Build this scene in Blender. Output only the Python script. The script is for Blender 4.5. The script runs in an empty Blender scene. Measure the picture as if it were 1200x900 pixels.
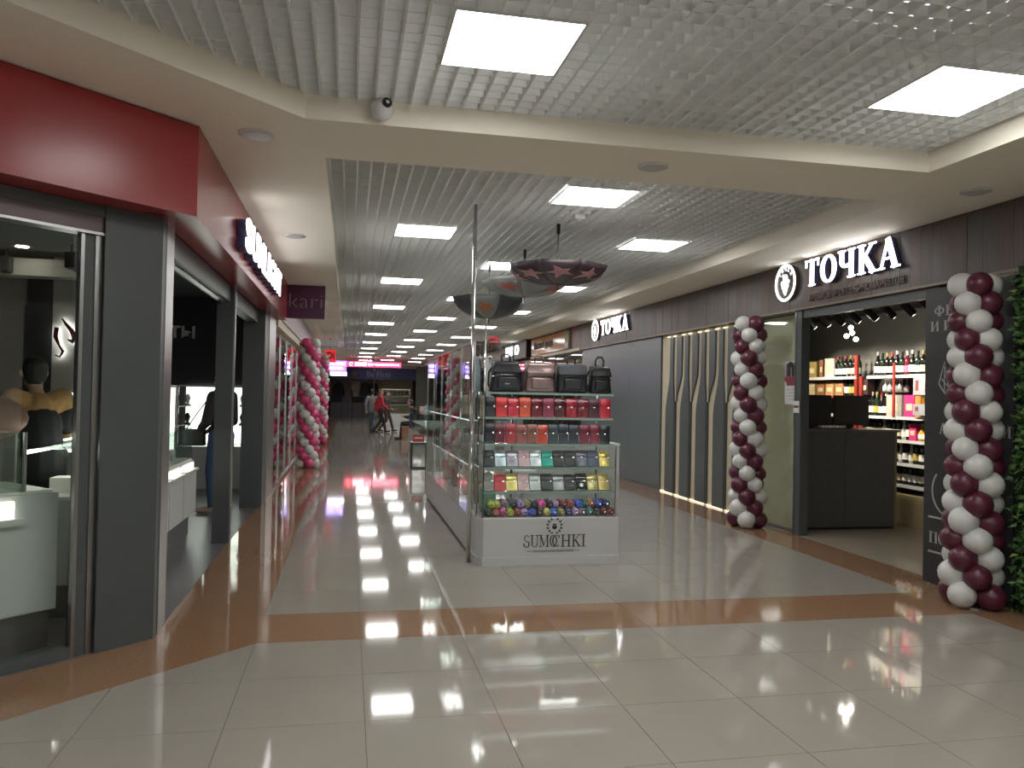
import bpy, bmesh, math, random
from mathutils import Vector, Matrix

# ------------------------------------------------------------------ camera, world, exposure
SC = bpy.context.scene
COL = SC.collection
random.seed(7)
FPX, YAW, PITCH, ROLL, CAMH = 931.0, 0.20285, 0.01417, 0.0198, 1.46
def make_camera():
    cy, sy, cp, sp = math.cos(YAW), math.sin(YAW), math.cos(PITCH), math.sin(PITCH)
    f = Vector((sy*cp, cy*cp, sp)); r = Vector((cy, -sy, 0)); u = r.cross(f)
    c, s = math.cos(ROLL), math.sin(ROLL)
    r2 = c*r + s*u; u2 = -s*r + c*u
    cd = bpy.data.cameras.new('camera'); cd.sensor_width = 36; cd.lens = FPX/1200*36
    cd.clip_start = .05; cd.clip_end = 200
    co = bpy.data.objects.new('camera', cd); COL.objects.link(co)
    co.matrix_world = Matrix(((r2.x, u2.x, -f.x, 0), (r2.y, u2.y, -f.y, 0), (r2.z, u2.z, -f.z, CAMH), (0, 0, 0, 1)))
    SC.camera = co
make_camera()
W = bpy.data.worlds.new('world'); SC.world = W; W.use_nodes = True
W.node_tree.nodes['Background'].inputs[0].default_value = (.8, .85, .9, 1)
W.node_tree.nodes['Background'].inputs[1].default_value = 0.0
SC.view_settings.view_transform = 'Standard'; SC.view_settings.look = 'None'
SC.view_settings.gamma = 1; SC.view_settings.use_curve_mapping = False
SC.view_settings.exposure = 2.15
LAMP = 4.2          # radiance of the ceiling LED panels

# ------------------------------------------------------------------ materials
MATS = {}
def pm(name, col, rough=.5, metal=0, noise=.06, scale=8, bump=0, emit=None, es=0, spec=.5, stretch=None, coat=0):
    if name in MATS: return MATS[name]
    m = bpy.data.materials.new(name); m.use_nodes = True; nt = m.node_tree
    b = nt.nodes['Principled BSDF']
    b.inputs['Roughness'].default_value = rough; b.inputs['Metallic'].default_value = metal
    b.inputs['Specular IOR Level'].default_value = spec
    if coat: b.inputs['Coat Weight'].default_value = coat; b.inputs['Coat Roughness'].default_value = .05
    tc = nt.nodes.new('ShaderNodeTexCoord'); n = nt.nodes.new('ShaderNodeTexNoise')
    n.inputs['Scale'].default_value = scale; n.inputs['Detail'].default_value = 4
    src = tc.outputs['Object']
    if stretch:
        mp = nt.nodes.new('ShaderNodeMapping'); mp.inputs['Scale'].default_value = stretch
        nt.links.new(src, mp.inputs[0]); src = mp.outputs[0]
    nt.links.new(src, n.inputs['Vector'])
    mx = nt.nodes.new('ShaderNodeMix'); mx.data_type = 'RGBA'
    mx.inputs['A'].default_value = tuple(max(0, c*(1-noise)) for c in col)+(1,)
    mx.inputs['B'].default_value = tuple(min(1, c*(1+noise)) for c in col)+(1,)
    nt.links.new(n.outputs['Fac'], mx.inputs['Factor'])
    nt.links.new(mx.outputs['Result'], b.inputs['Base Color'])
    if bump:
        bp = nt.nodes.new('ShaderNodeBump'); bp.inputs['Strength'].default_value = bump; bp.inputs['Distance'].default_value = .01
        nt.links.new(n.outputs['Fac'], bp.inputs['Height']); nt.links.new(bp.outputs[0], b.inputs['Normal'])
    if emit:
        b.inputs['Emission Color'].default_value = tuple(emit)+(1,); b.inputs['Emission Strength'].default_value = es
    MATS[name] = m; return m
def glass(name, tint=(.93, .97, .95), refl=1.0, rough=0.0):
    if name in MATS: return MATS[name]
    m = bpy.data.materials.new(name); m.use_nodes = True; nt = m.node_tree
    nt.nodes.remove(nt.nodes['Principled BSDF'])
    out = nt.nodes['Material Output']
    t = nt.nodes.new('ShaderNodeBsdfTransparent'); t.inputs[0].default_value = tuple(tint)+(1,)
    g = nt.nodes.new('ShaderNodeBsdfGlossy'); g.inputs['Roughness'].default_value = rough
    # Schlick reflectance of a pane, the same from either face
    ge = nt.nodes.new('ShaderNodeNewGeometry'); dt = nt.nodes.new('ShaderNodeVectorMath'); dt.operation = 'DOT_PRODUCT'
    nt.links.new(ge.outputs['Normal'], dt.inputs[0]); nt.links.new(ge.outputs['Incoming'], dt.inputs[1])
    last = dt.outputs['Value']
    for op, v, first in (('ABSOLUTE', None, 0), ('SUBTRACT', 1.0, 1), ('POWER', 5.0, 0), ('MULTIPLY', .96, 0), ('ADD', .04, 0)):
        f = nt.nodes.new('ShaderNodeMath'); f.operation = op; f.use_clamp = op != 'ABSOLUTE'
        nt.links.new(last, f.inputs[first])
        if v is not None: f.inputs[1-first].default_value = v
        last = f.outputs[0]
    mu = nt.nodes.new('ShaderNodeMath'); mu.operation = 'MULTIPLY'; mu.inputs[1].default_value = refl; mu.use_clamp = True
    mx = nt.nodes.new('ShaderNodeMixShader')
    nt.links.new(f.outputs[0], mu.inputs[0]); nt.links.new(mu.outputs[0], mx.inputs[0])
    nt.links.new(t.outputs[0], mx.inputs[1]); nt.links.new(g.outputs[0], mx.inputs[2]); nt.links.new(mx.outputs[0], out.inputs[0])
    MATS[name] = m; return m
def em(name, col, s):
    return pm(name, col, .5, emit=col, es=s, noise=.01)

M_tile = pm('polished cream porcelain', (.315, .29, .252), .055, noise=.05, scale=2.5, spec=.36)
M_brown = pm('polished brown granite', (.27, .155, .088), .06, noise=.3, scale=60, spec=.45)
M_grout = pm('dark grout', (.10, .09, .08), .8)
M_shopfloor = pm('grey shop vinyl', (.12, .115, .12), .3, noise=.15, scale=3)
M_soffit = pm("cream painted plasterboard", (.93, .875, .76), .75, noise=.03, scale=1.5)
M_grille = pm('grey painted aluminium grille', (.80, .81, .79), .5, noise=.04)
M_slab = pm('plenum concrete', (.35, .35, .35), .9, noise=.2)
M_lamp = em('led diffuser', (1, .985, .96), LAMP)
M_white = pm('white satin laminate', (.58, .585, .58), .35, noise=.02)
M_whitegloss = pm('white moulded plastic', (.72, .72, .72), .25, noise=.02)
M_chrome = pm('chrome', (.75, .76, .77), .12, 1, noise=.03)
M_steel = pm('brushed steel', (.42, .42, .42), .32, 1, noise=.1, scale=30, stretch=(1, 1, .05))
M_dgrey = pm('charcoal powder coat', (.075, .085, .088), .42, noise=.12, scale=5)
M_black = pm('black plastic', (.012, .012, .013), .4, noise=.1)
M_red = pm('red composite panel', (.33, .035, .040), .25, noise=.08, scale=3)
M_plum = pm('plum sign face', (.10, .022, .085), .4, noise=.05)
M_glass = glass('clear glass')
M_gglass = glass('green tinted glass', (.88, .95, .92), 1.0)
M_mglass = glass('coated shop glass', (.85, .83, .78), 1.6)
M_greywall = pm('grey back painted glass', (.145, .172, .178), .25, noise=.05, scale=2)
M_darkwall = pm('dark wall paint', (.028, .026, .030), .6, noise=.12)
M_ltwall = pm('warm grey wall', (.42, .40, .36), .6, noise=.05, scale=2)
M_beige = pm('beige panel', (.70, .62, .46), .5, noise=.05)
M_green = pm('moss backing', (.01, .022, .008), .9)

# ------------------------------------------------------------------ mesh builder
class MB:
    def __init__(s): s.bm = bmesh.new()
    def hexa(s, P):
        v = [s.bm.verts.new(p) for p in P]
        for f in ((0,3,2,1),(4,5,6,7),(0,1,5,4),(1,2,6,5),(2,3,7,6),(3,0,4,7)): s.bm.faces.new([v[i] for i in f])
        return s
    def box(s, x0, x1, y0, y1, z0, z1):
        return s.hexa([(x0,y0,z0),(x1,y0,z0),(x1,y1,z0),(x0,y1,z0),(x0,y0,z1),(x1,y0,z1),(x1,y1,z1),(x0,y1,z1)])
    def obox(s, o, a, b, c):      # parallelepiped from corner o with edge vectors a b c
        o, a, b, c = map(Vector, (o, a, b, c))
        return s.hexa([o, o+a, o+a+b, o+b, o+c, o+a+c, o+a+b+c, o+b+c])
    def prism(s, pts, z0, z1):
        n = len(pts)
        lo = [s.bm.verts.new((p[0], p[1], z0)) for p in pts]; hi = [s.bm.verts.new((p[0], p[1], z1)) for p in pts]
        s.bm.faces.new(lo[::-1]); s.bm.faces.new(hi)
        for i in range(n): s.bm.faces.new([lo[i], lo[(i+1) % n], hi[(i+1) % n], hi[i]])
        return s
    def plate(s, pts, o, ux, uy, un, t):     # outline in local 2D, extruded along un by t
        o, ux, uy, un = map(Vector, (o, ux, uy, un)); n = len(pts)
        a = [s.bm.verts.new(o+ux*p[0]+uy*p[1]) for p in pts]; b = [s.bm.verts.new(o+ux*p[0]+uy*p[1]+un*t) for p in pts]
        s.bm.faces.new(a[::-1]); s.bm.faces.new(b)
        for i in range(n): s.bm.faces.new([a[i], a[(i+1) % n], b[(i+1) % n], b[i]])
        return s
    def tube(s, pts, rad, seg=8, cap=True):
        pts = [Vector(p) for p in pts]; n = len(pts)
        rads = rad if isinstance(rad, (list, tuple)) else [rad]*n
        rings = []; ref = None
        for i, p in enumerate(pts):
            t = (pts[min(i+1, n-1)]-pts[max(i-1, 0)]).normalized()
            if ref is None:
                ref = Vector((0, 0, 1)) if abs(t.z) < .9 else Vector((1, 0, 0))
            a = (ref-t*ref.dot(t)).normalized(); b = t.cross(a); ref = a
            rings.append([s.bm.verts.new(p+(a*math.cos(q)+b*math.sin(q))*rads[i]) for q in (2*math.pi*k/seg for k in range(seg))])
        for i in range(n-1):
            for k in range(seg): s.bm.faces.new([rings[i][k], rings[i][(k+1) % seg], rings[i+1][(k+1) % seg], rings[i+1][k]])
        if cap: s.bm.faces.new(rings[0][::-1]); s.bm.faces.new(rings[-1])
        return s
    def lathe(s, prof, seg=12, c=(0, 0, 0)):      # profile [(r,z)] closed with end caps
        c = Vector(c); rings = []
        for r, z in prof:
            rings.append([s.bm.verts.new(c+Vector((max(r, 1e-4)*math.cos(2*math.pi*k/seg), max(r, 1e-4)*math.sin(2*math.pi*k/seg), z))) for k in range(seg)])
        for i in range(len(prof)-1):
            for k in range(seg): s.bm.faces.new([rings[i][k], rings[i][(k+1) % seg], rings[i+1][(k+1) % seg], rings[i+1][k]])
        s.bm.faces.new(rings[0][::-1]); s.bm.faces.new(rings[-1])
        return s
    def ball(s, c, r, seg=12, rows=8):
        c = Vector(c); r = Vector(r) if hasattr(r, '__len__') else Vector((r, r, r))
        R = []
        for i in range(1, rows):
            th = math.pi*i/rows
            R.append([s.bm.verts.new(c+Vector((r.x*math.sin(th)*math.cos(2*math.pi*k/seg), r.y*math.sin(th)*math.sin(2*math.pi*k/seg), -r.z*math.cos(th)))) for k in range(seg)])
        lo = s.bm.verts.new(c-Vector((0, 0, r.z))); hi = s.bm.verts.new(c+Vector((0, 0, r.z)))
        for k in range(seg):
            s.bm.faces.new([lo, R[0][(k+1) % seg], R[0][k]]); s.bm.faces.new([hi, R[-1][k], R[-1][(k+1) % seg]])
            for i in range(len(R)-1): s.bm.faces.new([R[i][k], R[i][(k+1) % seg], R[i+1][(k+1) % seg], R[i+1][k]])
        return s
    def xform(s, M): bmesh.ops.transform(s.bm, matrix=M, verts=s.bm.verts); return s
    def bevel(s, w, seg=2):
        bmesh.ops.bevel(s.bm, geom=list(s.bm.edges), offset=w, segments=seg, affect='EDGES', profile=.6, clamp_overlap=True); return s
    def mesh(s, name, mat, smooth=False):
        bmesh.ops.recalc_face_normals(s.bm, faces=s.bm.faces)
        me = bpy.data.meshes.new(name); s.bm.to_mesh(me); s.bm.free()
        if mat: me.materials.append(mat)
        if smooth:
            for p in me.polygons: p.use_smooth = True
        return me
    def build(s, name, mat, parent=None, smooth=False): return obj(name, s.mesh(name, mat, smooth), parent)

def obj(name, me, parent=None, loc=None):
    o = bpy.data.objects.new(name, me); COL.objects.link(o)
    if parent is not None: o.parent = parent
    if loc is not None: o.location = loc
    return o
def tag(o, label=None, cat=None, group=None, kind=None):
    if label: o['label'] = label
    if cat: o['category'] = cat
    if group: o['group'] = group
    if kind: o['kind'] = kind
    return o
def thing(name, label, cat, loc=(0, 0, 0), rz=0, group=None):
    o = bpy.data.objects.new(name, None); COL.objects.link(o); o.empty_display_size = .1
    o.location = loc; o.rotation_euler = (0, 0, rz)
    return tag(o, label, cat, group)
def copy_tree(o, parent=None):
    c = o.copy(); COL.objects.link(c); c.parent = parent
    for ch in list(o.children): copy_tree(ch, c)
    return c
def struct(o): o['kind'] = 'structure'; return o
def box(name, mat, parent, x0, x1, y0, y1, z0, z1, bev=0):
    m = MB().box(x0, x1, y0, y1, z0, z1)
    if bev: m.bevel(bev)
    return m.build(name, mat, parent)

# text in Blender's built-in sans face
def text(name, body, mat, parent, o, ux, uy, width, height, depth=.004, bold=0.0, space=1.0):
    c = bpy.data.curves.new('tmp', 'FONT'); c.body = body; c.size = 1; c.extrude = .5; c.offset = bold
    c.resolution_u = 3; c.space_character = space
    t = bpy.data.objects.new('tmp', c); COL.objects.link(t)
    bpy.context.view_layer.update()
    me = bpy.data.meshes.new_from_object(t.evaluated_get(bpy.context.evaluated_depsgraph_get()))
    bpy.data.objects.remove(t); bpy.data.curves.remove(c)
    xs = [v.co.x for v in me.vertices]; ys = [v.co.y for v in me.vertices]
    ux, uy, o = Vector(ux), Vector(uy), Vector(o); un = ux.cross(uy)
    sx = width/(max(xs)-min(xs)); sy = height/(max(ys)-min(ys))
    for v in me.vertices:
        v.co = o+ux*((v.co.x-min(xs))*sx)+uy*((v.co.y-min(ys))*sy)+un*((v.co.z+.5)*depth)
    me.materials.clear(); me.materials.append(mat); me.name = name
    return obj(name, me, parent)

# serif lettering made of strokes: each glyph is (advance, [polygons])
def _stroke(pts, w):
    n = len(pts); L = []; Rr = []
    for i in range(n):
        a = Vector(pts[max(i-1, 0)]); b = Vector(pts[min(i+1, n-1)]); t = (b-a).normalized(); nn = Vector((-t.y, t.x))
        ww = (w[i] if isinstance(w, (list, tuple)) else w)/2
        L.append(Vector(pts[i])+nn*ww); Rr.append(Vector(pts[i])-nn*ww)
    return [[L[i], Rr[i], Rr[i+1], L[i+1]] for i in range(n-1)]
def _rect(x0, x1, y0, y1): return [[(x0, y0), (x1, y0), (x1, y1), (x0, y1)]]
def _arc(cx, cy, rx, ry, a0, a1, w0, w1, n=14):
    pts = []; ws = []
    for i in range(n+1):
        a = math.radians(a0+(a1-a0)*i/n); pts.append((cx+rx*math.cos(a), cy+ry*math.sin(a))); ws.append(w1+(w0-w1)*abs(math.cos(a)))
    return _stroke(pts, ws)
def _stem(x, T, y0=0, y1=1, sb=True, st=True, s=.36, h=.055):
    r = _rect(x-T/2, x+T/2, y0, y1)
    if sb: r += _rect(x-s/2, x+s/2, y0, y0+h)
    if st: r += _rect(x-s/2, x+s/2, y1-h, y1)
    return r
def glyph(ch, T=.19, t=.07):
    S = _stem
    if ch in 'ТT': return .84, S(.4, T, st=False)+_rect(.03, .77, .94, 1)+_rect(.03, .085, .72, 1)+_rect(.715, .77, .72, 1)
    if ch in 'ОO': return .92, _arc(.43, .5, .33, .47, 0, 360, T, t, 24)
    if ch == 'Ч': return .90, S(.66, T)+S(.17, T, .6, 1, sb=False)+_arc(.42, .62, .25, .2, 180, 300, T, t*1.3, 8)+_rect(.5, .62, .42, .5)
    if ch in 'КK': return .92, S(.2, T)+_stroke([(.26, .45), (.68, .97)], t*1.2)+_stroke([(.36, .58), (.76, .0)], T)+_rect(.56, .88, .945, 1)+_rect(.58, .94, 0, .055)
    if ch in 'АA': return .92, _stroke([(.13, 0), (.44, 1)], t*1.1)+_stroke([(.42, 1), (.76, 0)], T)+_rect(.24, .62, .3, .3+t)+_rect(0, .29, 0, .055)+_rect(.58, .95, 0, .055)
    if ch in 'РP': return .78, S(.2, T)+_arc(.28, .74, .34, .225, 90, -90, T, t)
    if ch in 'МM': return 1.08, S(.16, t*1.3)+S(.88, T)+_stroke([(.18, .97), (.5, .12)], T)+_stroke([(.5, .12), (.84, .97)], t)
    if ch in 'СC': return .84, _arc(.45, .5, .33, .47, 48, 312, T, t, 18)+_rect(.66, .73, .7, .95)
    if ch in 'ЕE': return .76, S(.2, T)+_rect(.2, .66, .94, 1)+_rect(.2, .66, 0, .06)+_rect(.2, .52, .47, .53)+_rect(.6, .66, .76, 1)+_rect(.6, .66, 0, .24)+_rect(.47, .52, .38, .62)
    if ch == 'И': return .98, S(.2, T)+S(.76, T)+_stroke([(.26, .08), (.70, .92)], t)
    if ch in 'НH': return .98, S(.2, T)+S(.76, T)+_rect(.2, .76, .46, .53)
    if ch == 'П': return .98, S(.2, T)+S(.76, T)+_rect(.2, .76, .93, 1)
    if ch == 'Ф': return 1.04, S(.5, T)+_arc(.5, .52, .38, .3, 0, 360, T*.8, t, 20)
    if ch in 'ВB': return .8, S(.2, T)+_arc(.28, .75, .27, .22, 90, -90, T, t)+_arc(.28, .28, .34, .25, 90, -90, T, t)
    if ch == 'S': return .74, _arc(.38, .73, .24, .24, 30, 270, T*.7, t, 12)+_arc(.36, .25, .27, .24, 90, -200, T, t, 14)
    if ch == 'U': return .92, S(.2, T, .25, 1, sb=False)+S(.72, t*1.4, .25, 1, sb=False)+_arc(.46, .28, .26, .26, 180, 360, T*.8, t, 10)
    if ch == 'I': return .42, S(.2, T)
    return .4, []
def serif(name, body, mat, parent, o, ux, uy, width, height, depth=.01, T=.19, t=.07, kern=0.0):
    x = 0; polys = []
    for ch in body:
        adv, ps = glyph(ch, T, t)
        polys += [[(p[0]+x, p[1]) for p in q] for q in ps]; x += adv+kern
    xs = [p[0] for q in polys for p in q]; x0, x1 = min(xs), max(xs)
    ux, uy, o = Vector(ux), Vector(uy), Vector(o); un = ux.cross(uy); mb = MB()
    for q in polys: mb.plate([((p[0]-x0)*width/(x1-x0), p[1]*height) for p in q], o, ux, uy, un, depth)
    return mb.build(name, mat, parent)

X, Y, Z = Vector((1, 0, 0)), Vector((0, 1, 0)), Vector((0, 0, 1))
TX0, TS = .104, .6            # tile grid
SOF, HC = 2.985, 3.12         # soffit and grille heights

# diagonal shopfront on the left corner: D(s, o, z) runs along the diagonal (s) and out of it (o)
P0 = Vector((-1.08, 5.0, 0)); DU = Vector((-.70711, -.70711, 0)); DN = Vector((.70711, -.70711, 0))
def D(s, o=0, z=0): return P0+DU*s+DN*o+Vector((0, 0, z))
def dbox(name, mat, parent, s0, s1, o0, o1, z0, z1):
    return MB().obox(D(s0, o0, z0), DU*(s1-s0), DN*(o1-o0), Z*(z1-z0)).build(name, mat, parent)

# ------------------------------------------------------------------ floor
floor = struct(MB().box(-7, 11, -5, 52, -.12, -.004).build('floor', M_grout))
def clip(poly, a, b, c):      # keep a*x+b*y<=c
    out = []
    for i in range(len(poly)):
        p, q = poly[i], poly[(i+1) % len(poly)]; fp = a*p[0]+b*p[1]-c; fq = a*q[0]+b*q[1]-c
        if fp <= 0: out.append(p)
        if fp*fq < 0:
            t = fp/(fp-fq); out.append((p[0]+(q[0]-p[0])*t, p[1]+(q[1]-p[1])*t))
    return out
GAP = .0016
tile_me = MB().box(GAP, TS-GAP, GAP, TS-GAP, -.004, 0).mesh('tile', M_tile)
DIAG = 3.74/.70711            # near field ends where y - x = DIAG
def area(p): return abs(sum(p[i][0]*p[(i+1) % len(p)][1]-p[(i+1) % len(p)][0]*p[i][1] for i in range(len(p))))/2
near = []
for j in range(-8, 3):
    for k in range(-8, 7):
        x, y = TX0+TS*k, 3.0+TS*j
        sq = [(x+GAP, y+GAP), (x+TS-GAP, y+GAP), (x+TS-GAP, y+TS-GAP), (x+GAP, y+TS-GAP)]
        c = clip(sq, -1, 1, DIAG)
        if len(c) < 3 or area(c) < .004: continue
        near.append((y, x, c))
for y, x, c in near:
    if y > 1.0:
        if len(c) == 4 and abs(area(c)-(TS-2*GAP)**2) < 1e-4: obj('tile', tile_me, floor, (x, y, 0))
        else: MB().prism(c, -.004, 0).build('tile', M_tile, floor)
mb = MB()
for y, x, c in near:
    if y <= 1.0: mb.prism(c, -.004, 0)
for j in range(37, 69):
    for k in range(-1, 7):
        mb.box(TX0+TS*k+GAP, TX0+TS*(k+1)-GAP, 5.4+TS*(j-0)-TS*0+GAP-0, 5.4+TS*(j+1)-GAP, -.004, 0)
tag(mb.build('tile_field', M_tile, floor), kind='stuff')
for j in range(29):
    for k in range(-1, 7): obj('tile', tile_me, floor, (TX0+TS*k, 5.4+TS*j, 0))
mb = MB()
for j in range(29, 37):
    for k in range(-1, 7): mb.box(TX0+TS*k+GAP, TX0+TS*(k+1)-GAP, 5.4+TS*j+GAP, 5.4+TS*(j+1)-GAP, -.004, 0)
tag(mb.build('tile_field', M_tile, floor), kind='stuff')
# brown granite border
XL0, XL1, XR0, XR1 = -1.09, TX0-TS, TX0+7*TS, 4.80
btile = MB().box(.0008, TS-.0008, .0008, TS-.0008, -.004, 0).mesh('border_tile', M_brown)
for k in range(-1, 7): obj('border_tile', btile, floor, (TX0+TS*k, 4.8, 0))
for j in range(0, 36): obj('border_tile', btile, floor, (XL1-TS, 5.4+TS*j, 0))
rb = MB().box(.0008, XR1-XR0-.0008, .0008, TS-.0008, -.004, 0).mesh('border_tile', M_brown)
for j in range(-8, 20): obj('border_tile', rb, floor, (XR0, 3.0+TS*j, 0))
mb = MB()
for j in range(36, 69): mb.box(XL1-TS, XL1-.001, 5.4+TS*j, 5.4+TS*(j+1)-.001, -.004, 0)
for j in range(20, 72): mb.box(XR0+.001, XR1, 3.0+TS*j, 3.0+TS*(j+1)-.001, -.004, 0)
tag(mb.build('border_field', M_brown, floor), kind='stuff')
# diagonal border, with the wedge where it meets the long one
c1 = (XL1, XL1+DIAG); bw = .56*1.41421
MB().prism([c1, (XL1-.001, 5.4), (XL0, 5.4), (XL0, XL0+DIAG+bw), (XL0, XL0+DIAG)], -.004, 0).build('border_tile', M_brown, floor)
for i in range(8):
    xa = XL0-i*.45
    MB().prism([(xa-.001, xa+DIAG), (xa-.001, xa+DIAG+bw), (xa-.45, xa-.45+DIAG+bw), (xa-.45, xa-.45+DIAG)], -.004, 0).build('border_tile', M_brown, floor)
# shop floors
MB().prism([(XL0-.002, XL0+DIAG+bw+.004), (XL0-.002, 30), (-6.9, 30), (-6.9, -6.9+DIAG+bw)], -.004, 0).build('shop_floor', M_shopfloor, floor)
box('shop_floor', pm('beige shop porcelain', (.36, .31, .24), .1, noise=.08, scale=3), floor, XR1+.002, 10.5, -4.9, 51, -.004, 0)

# ------------------------------------------------------------------ ceiling
ceil = struct(MB().box(-7, 11, -5, 52, 3.62, 3.75).build('ceiling', M_slab))
def soff(name, pts): return MB().prism(pts, SOF, 3.6).build(name, M_soffit, ceil)
RX0, RX1, RY0, RY1 = -.18, 4.06, 5.31, 45.0
soff('soffit', [(-6.9, 4.57), (10.9, 4.57), (10.9, RY0), (-6.9, RY0)])
soff('soffit', [(RX1, RY0), (10.9, RY0), (10.9, 51.9), (RX1, 51.9)])
soff('soffit', [(-6.9, RY0), (RX0, RY0), (RX0, 51.9), (-6.9, 51.9)])
soff('soffit', [(RX0, RY1), (RX1, RY1), (RX1, 51.9), (RX0, 51.9)])
soff('soffit', [(3.72, -4.9), (10.9, -4.9), (10.9, 4.57), (3.72, 4.57)])
soff('soffit', [(-.27, 4.57), (-6.9, 4.57), (-6.9, -2.06)])
lb = {}
def blade(name, length, along, loc):
    key = (round(length, 3), along)
    if key not in lb:
        lb[key] = (MB().box(-.006, .006, 0, length, 0, .05) if along == 'y' else MB().box(0, length, -.003, .003, .003, .05)).mesh('grille_blade', M_grille)
    return obj(name, lb[key], ceil, loc)
# far field
x = .43-.1*6
while x < RX1:
    blade('grille_blade', RY1-RY0, 'y', (x, RY0, HC)); x += .1
ys = []; y = 6.01-.1*7
while y < RY1: ys.append(y); y += .1
for y in ys[:70]: blade('grille_blade', RX1-RX0, 'x', (RX0, y, HC))
mb = MB()
for y in ys[70:]: mb.box(RX0, RX1, y-.003, y+.003, HC+.003, HC+.05)
tag(mb.build('grille_blades', M_grille, ceil), kind='stuff')
# near field
x = .41-.1*5
k = 0
while x < 3.72: blade('grille_blade', 9.4, 'y', (x, -4.83, HC)); x += .1
x = .41-.1*6
while x > -6.8:
    yt = x+4.84
    blade('grille_blade', yt+4.83, 'y', (x, -4.83, HC)) if x > -2.2 else None
    x -= .1
y = 3.37+.1*12
while y > .4:
    x0 = max(-6.8, y-4.84); blade('grille_blade', 3.72-x0, 'x', (x0, y, HC)); y -= .1
mb = MB()
while y > -4.8:
    mb.box(max(-6.8, y-4.84), 3.72, y-.004, y+.004, HC, HC+.05); y -= .1
x = -2.29
while x > -6.8:
    mb.box(x-.004, x+.004, -4.83, max(-4.8, x+4.84), HC, HC+.05); x -= .1
tag(mb.build('grille_blades', M_grille, ceil), kind='stuff')
# LED panels
lamp = thing('led_lamp', 'square white LED panel set flush in the far grille ceiling', 'ceiling lamp', (0, 0, HC), group='LED panels of the long corridor ceiling')
mbx = MB()
for a in ((-.3, .3, -.3, -.288), (-.3, .3, .288, .3), (-.3, -.288, -.288, .288), (.288, .3, -.288, .288)): mbx.box(a[0], a[1], a[2], a[3], -.006, .012)
mbx.build('lamp_frame', M_whitegloss, lamp)
box('lamp_diffuser', M_lamp, lamp, -.288, .288, -.288, .288, -.004, .010)
spots = []
for k in range(9):
    spots += [(.73, 8.13+3.7*k, 1), (1.96, 6.31+3.7*k, 1), (3.2, 8.13+3.7*k, 1)]
spots += [(.71, 3.67, 0), (3.11, 3.66, 0), (1.91, 1.8, 0), (.71, -.05, 0), (3.11, -.05, 0), (1.91, -1.9, 0), (-1.69, -.05, 0), (-.49, 1.8, 0), (.71, -3.7, 0), (3.11, -3.7, 0), (-2.9, -1.9, 0)]
for i, (x, y, far) in enumerate(spots):
    o = lamp if i == 0 else copy_tree(lamp)
    o.location = (x, y, HC-.001)
    if i >= 29:      # same grid, overhead and behind the camera
        o.name = 'led_lamp_%d_offscreen' % (i-28)
        for c in o.children: c.name = c.name.split('.')[0]+'_%d_offscreen' % (i-28)
    if not far: tag(o, 'large square white LED panel in the grille ceiling before the cream cross beam', None, 'LED panels of the near ceiling')

# ------------------------------------------------------------------ enclosing walls
struct(box('wall_back', M_ltwall, None, -7, 11, 51.9, 52, 0, 3.6))
struct(box('wall_rear', M_white, None, -7, 11, -5.1, -4.95, 0, 3.6))
struct(box('wall_left', M_darkwall, None, -7.1, -6.95, -5, 52, 0, 3.6))
struct(box('wall_right', M_ltwall, None, 10.95, 11.1, -5, 52, 0, 3.6))

# ------------------------------------------------------------------ left corner shop: fascia, pillars, shopfront
fas = thing('shop_fascia', 'red sign fascia wrapping the corner of the jewellery shop', 'fascia', (-.88, 4.85, 2.46))
fas.location = (0, 0, 0)
FA = -.88; FC = 4.85; L = 4.2
back = [(FA-.01, FC+.014), (FA-.01, 11.74), (-1.24, 11.70), (-1.24, 5.10), (FA-L-.3, FC-L+.3), (FA-L, FC-L+.014)]
MB().prism(back, 2.463, SOF-.002).build('body', M_red, fas)
def side_panel(y0, y1): box('side_panel', M_red, fas, FA-.012, FA, y0, y1, 2.455, SOF-.004)
for a, b in ((FC+.004, 6.05), (6.054, 9.0), (9.004, 11.75)): side_panel(a, b)
for a, b in ((0, 2.0), (2.004, 4.2)):
    q = Vector((FA, FC, 0))
    MB().obox(q+DU*a+Z*2.455, DU*(b-a), -DN*.012, Z*(SOF-.012-2.455)).build('front_panel', M_red, fas)
sl = thing('shop_sign_letters', 'white glowing SUNLIGHT letters standing off the red fascia', 'sign', (FA, 6.4, 2.54))
sl.location = (0, 0, 0)
M_sign = em('sign white', (1, .99, 1), 1.0)
w_s = [('S', .36), ('U', .38), ('N', .40), ('L', .30), ('I', .16), ('G', .40), ('H', .40), ('T', .34)]
y = 6.42; tot = sum(w for _, w in w_s); k = (9.66-6.42-.06*7)/tot
for ch, w in w_s:
    text('letter', ch, M_sign, sl, (FA+.075, y, 2.55), Y, Z, w*k, .27, .012, bold=.02)
    text('letter_back', ch, pm('sign return', (.05, .05, .12), .5), sl, (FA+.003, y+.01, 2.555), Y, Z, w*k*.95, .255, .071, bold=.02)
    y += w*k+.06

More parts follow.
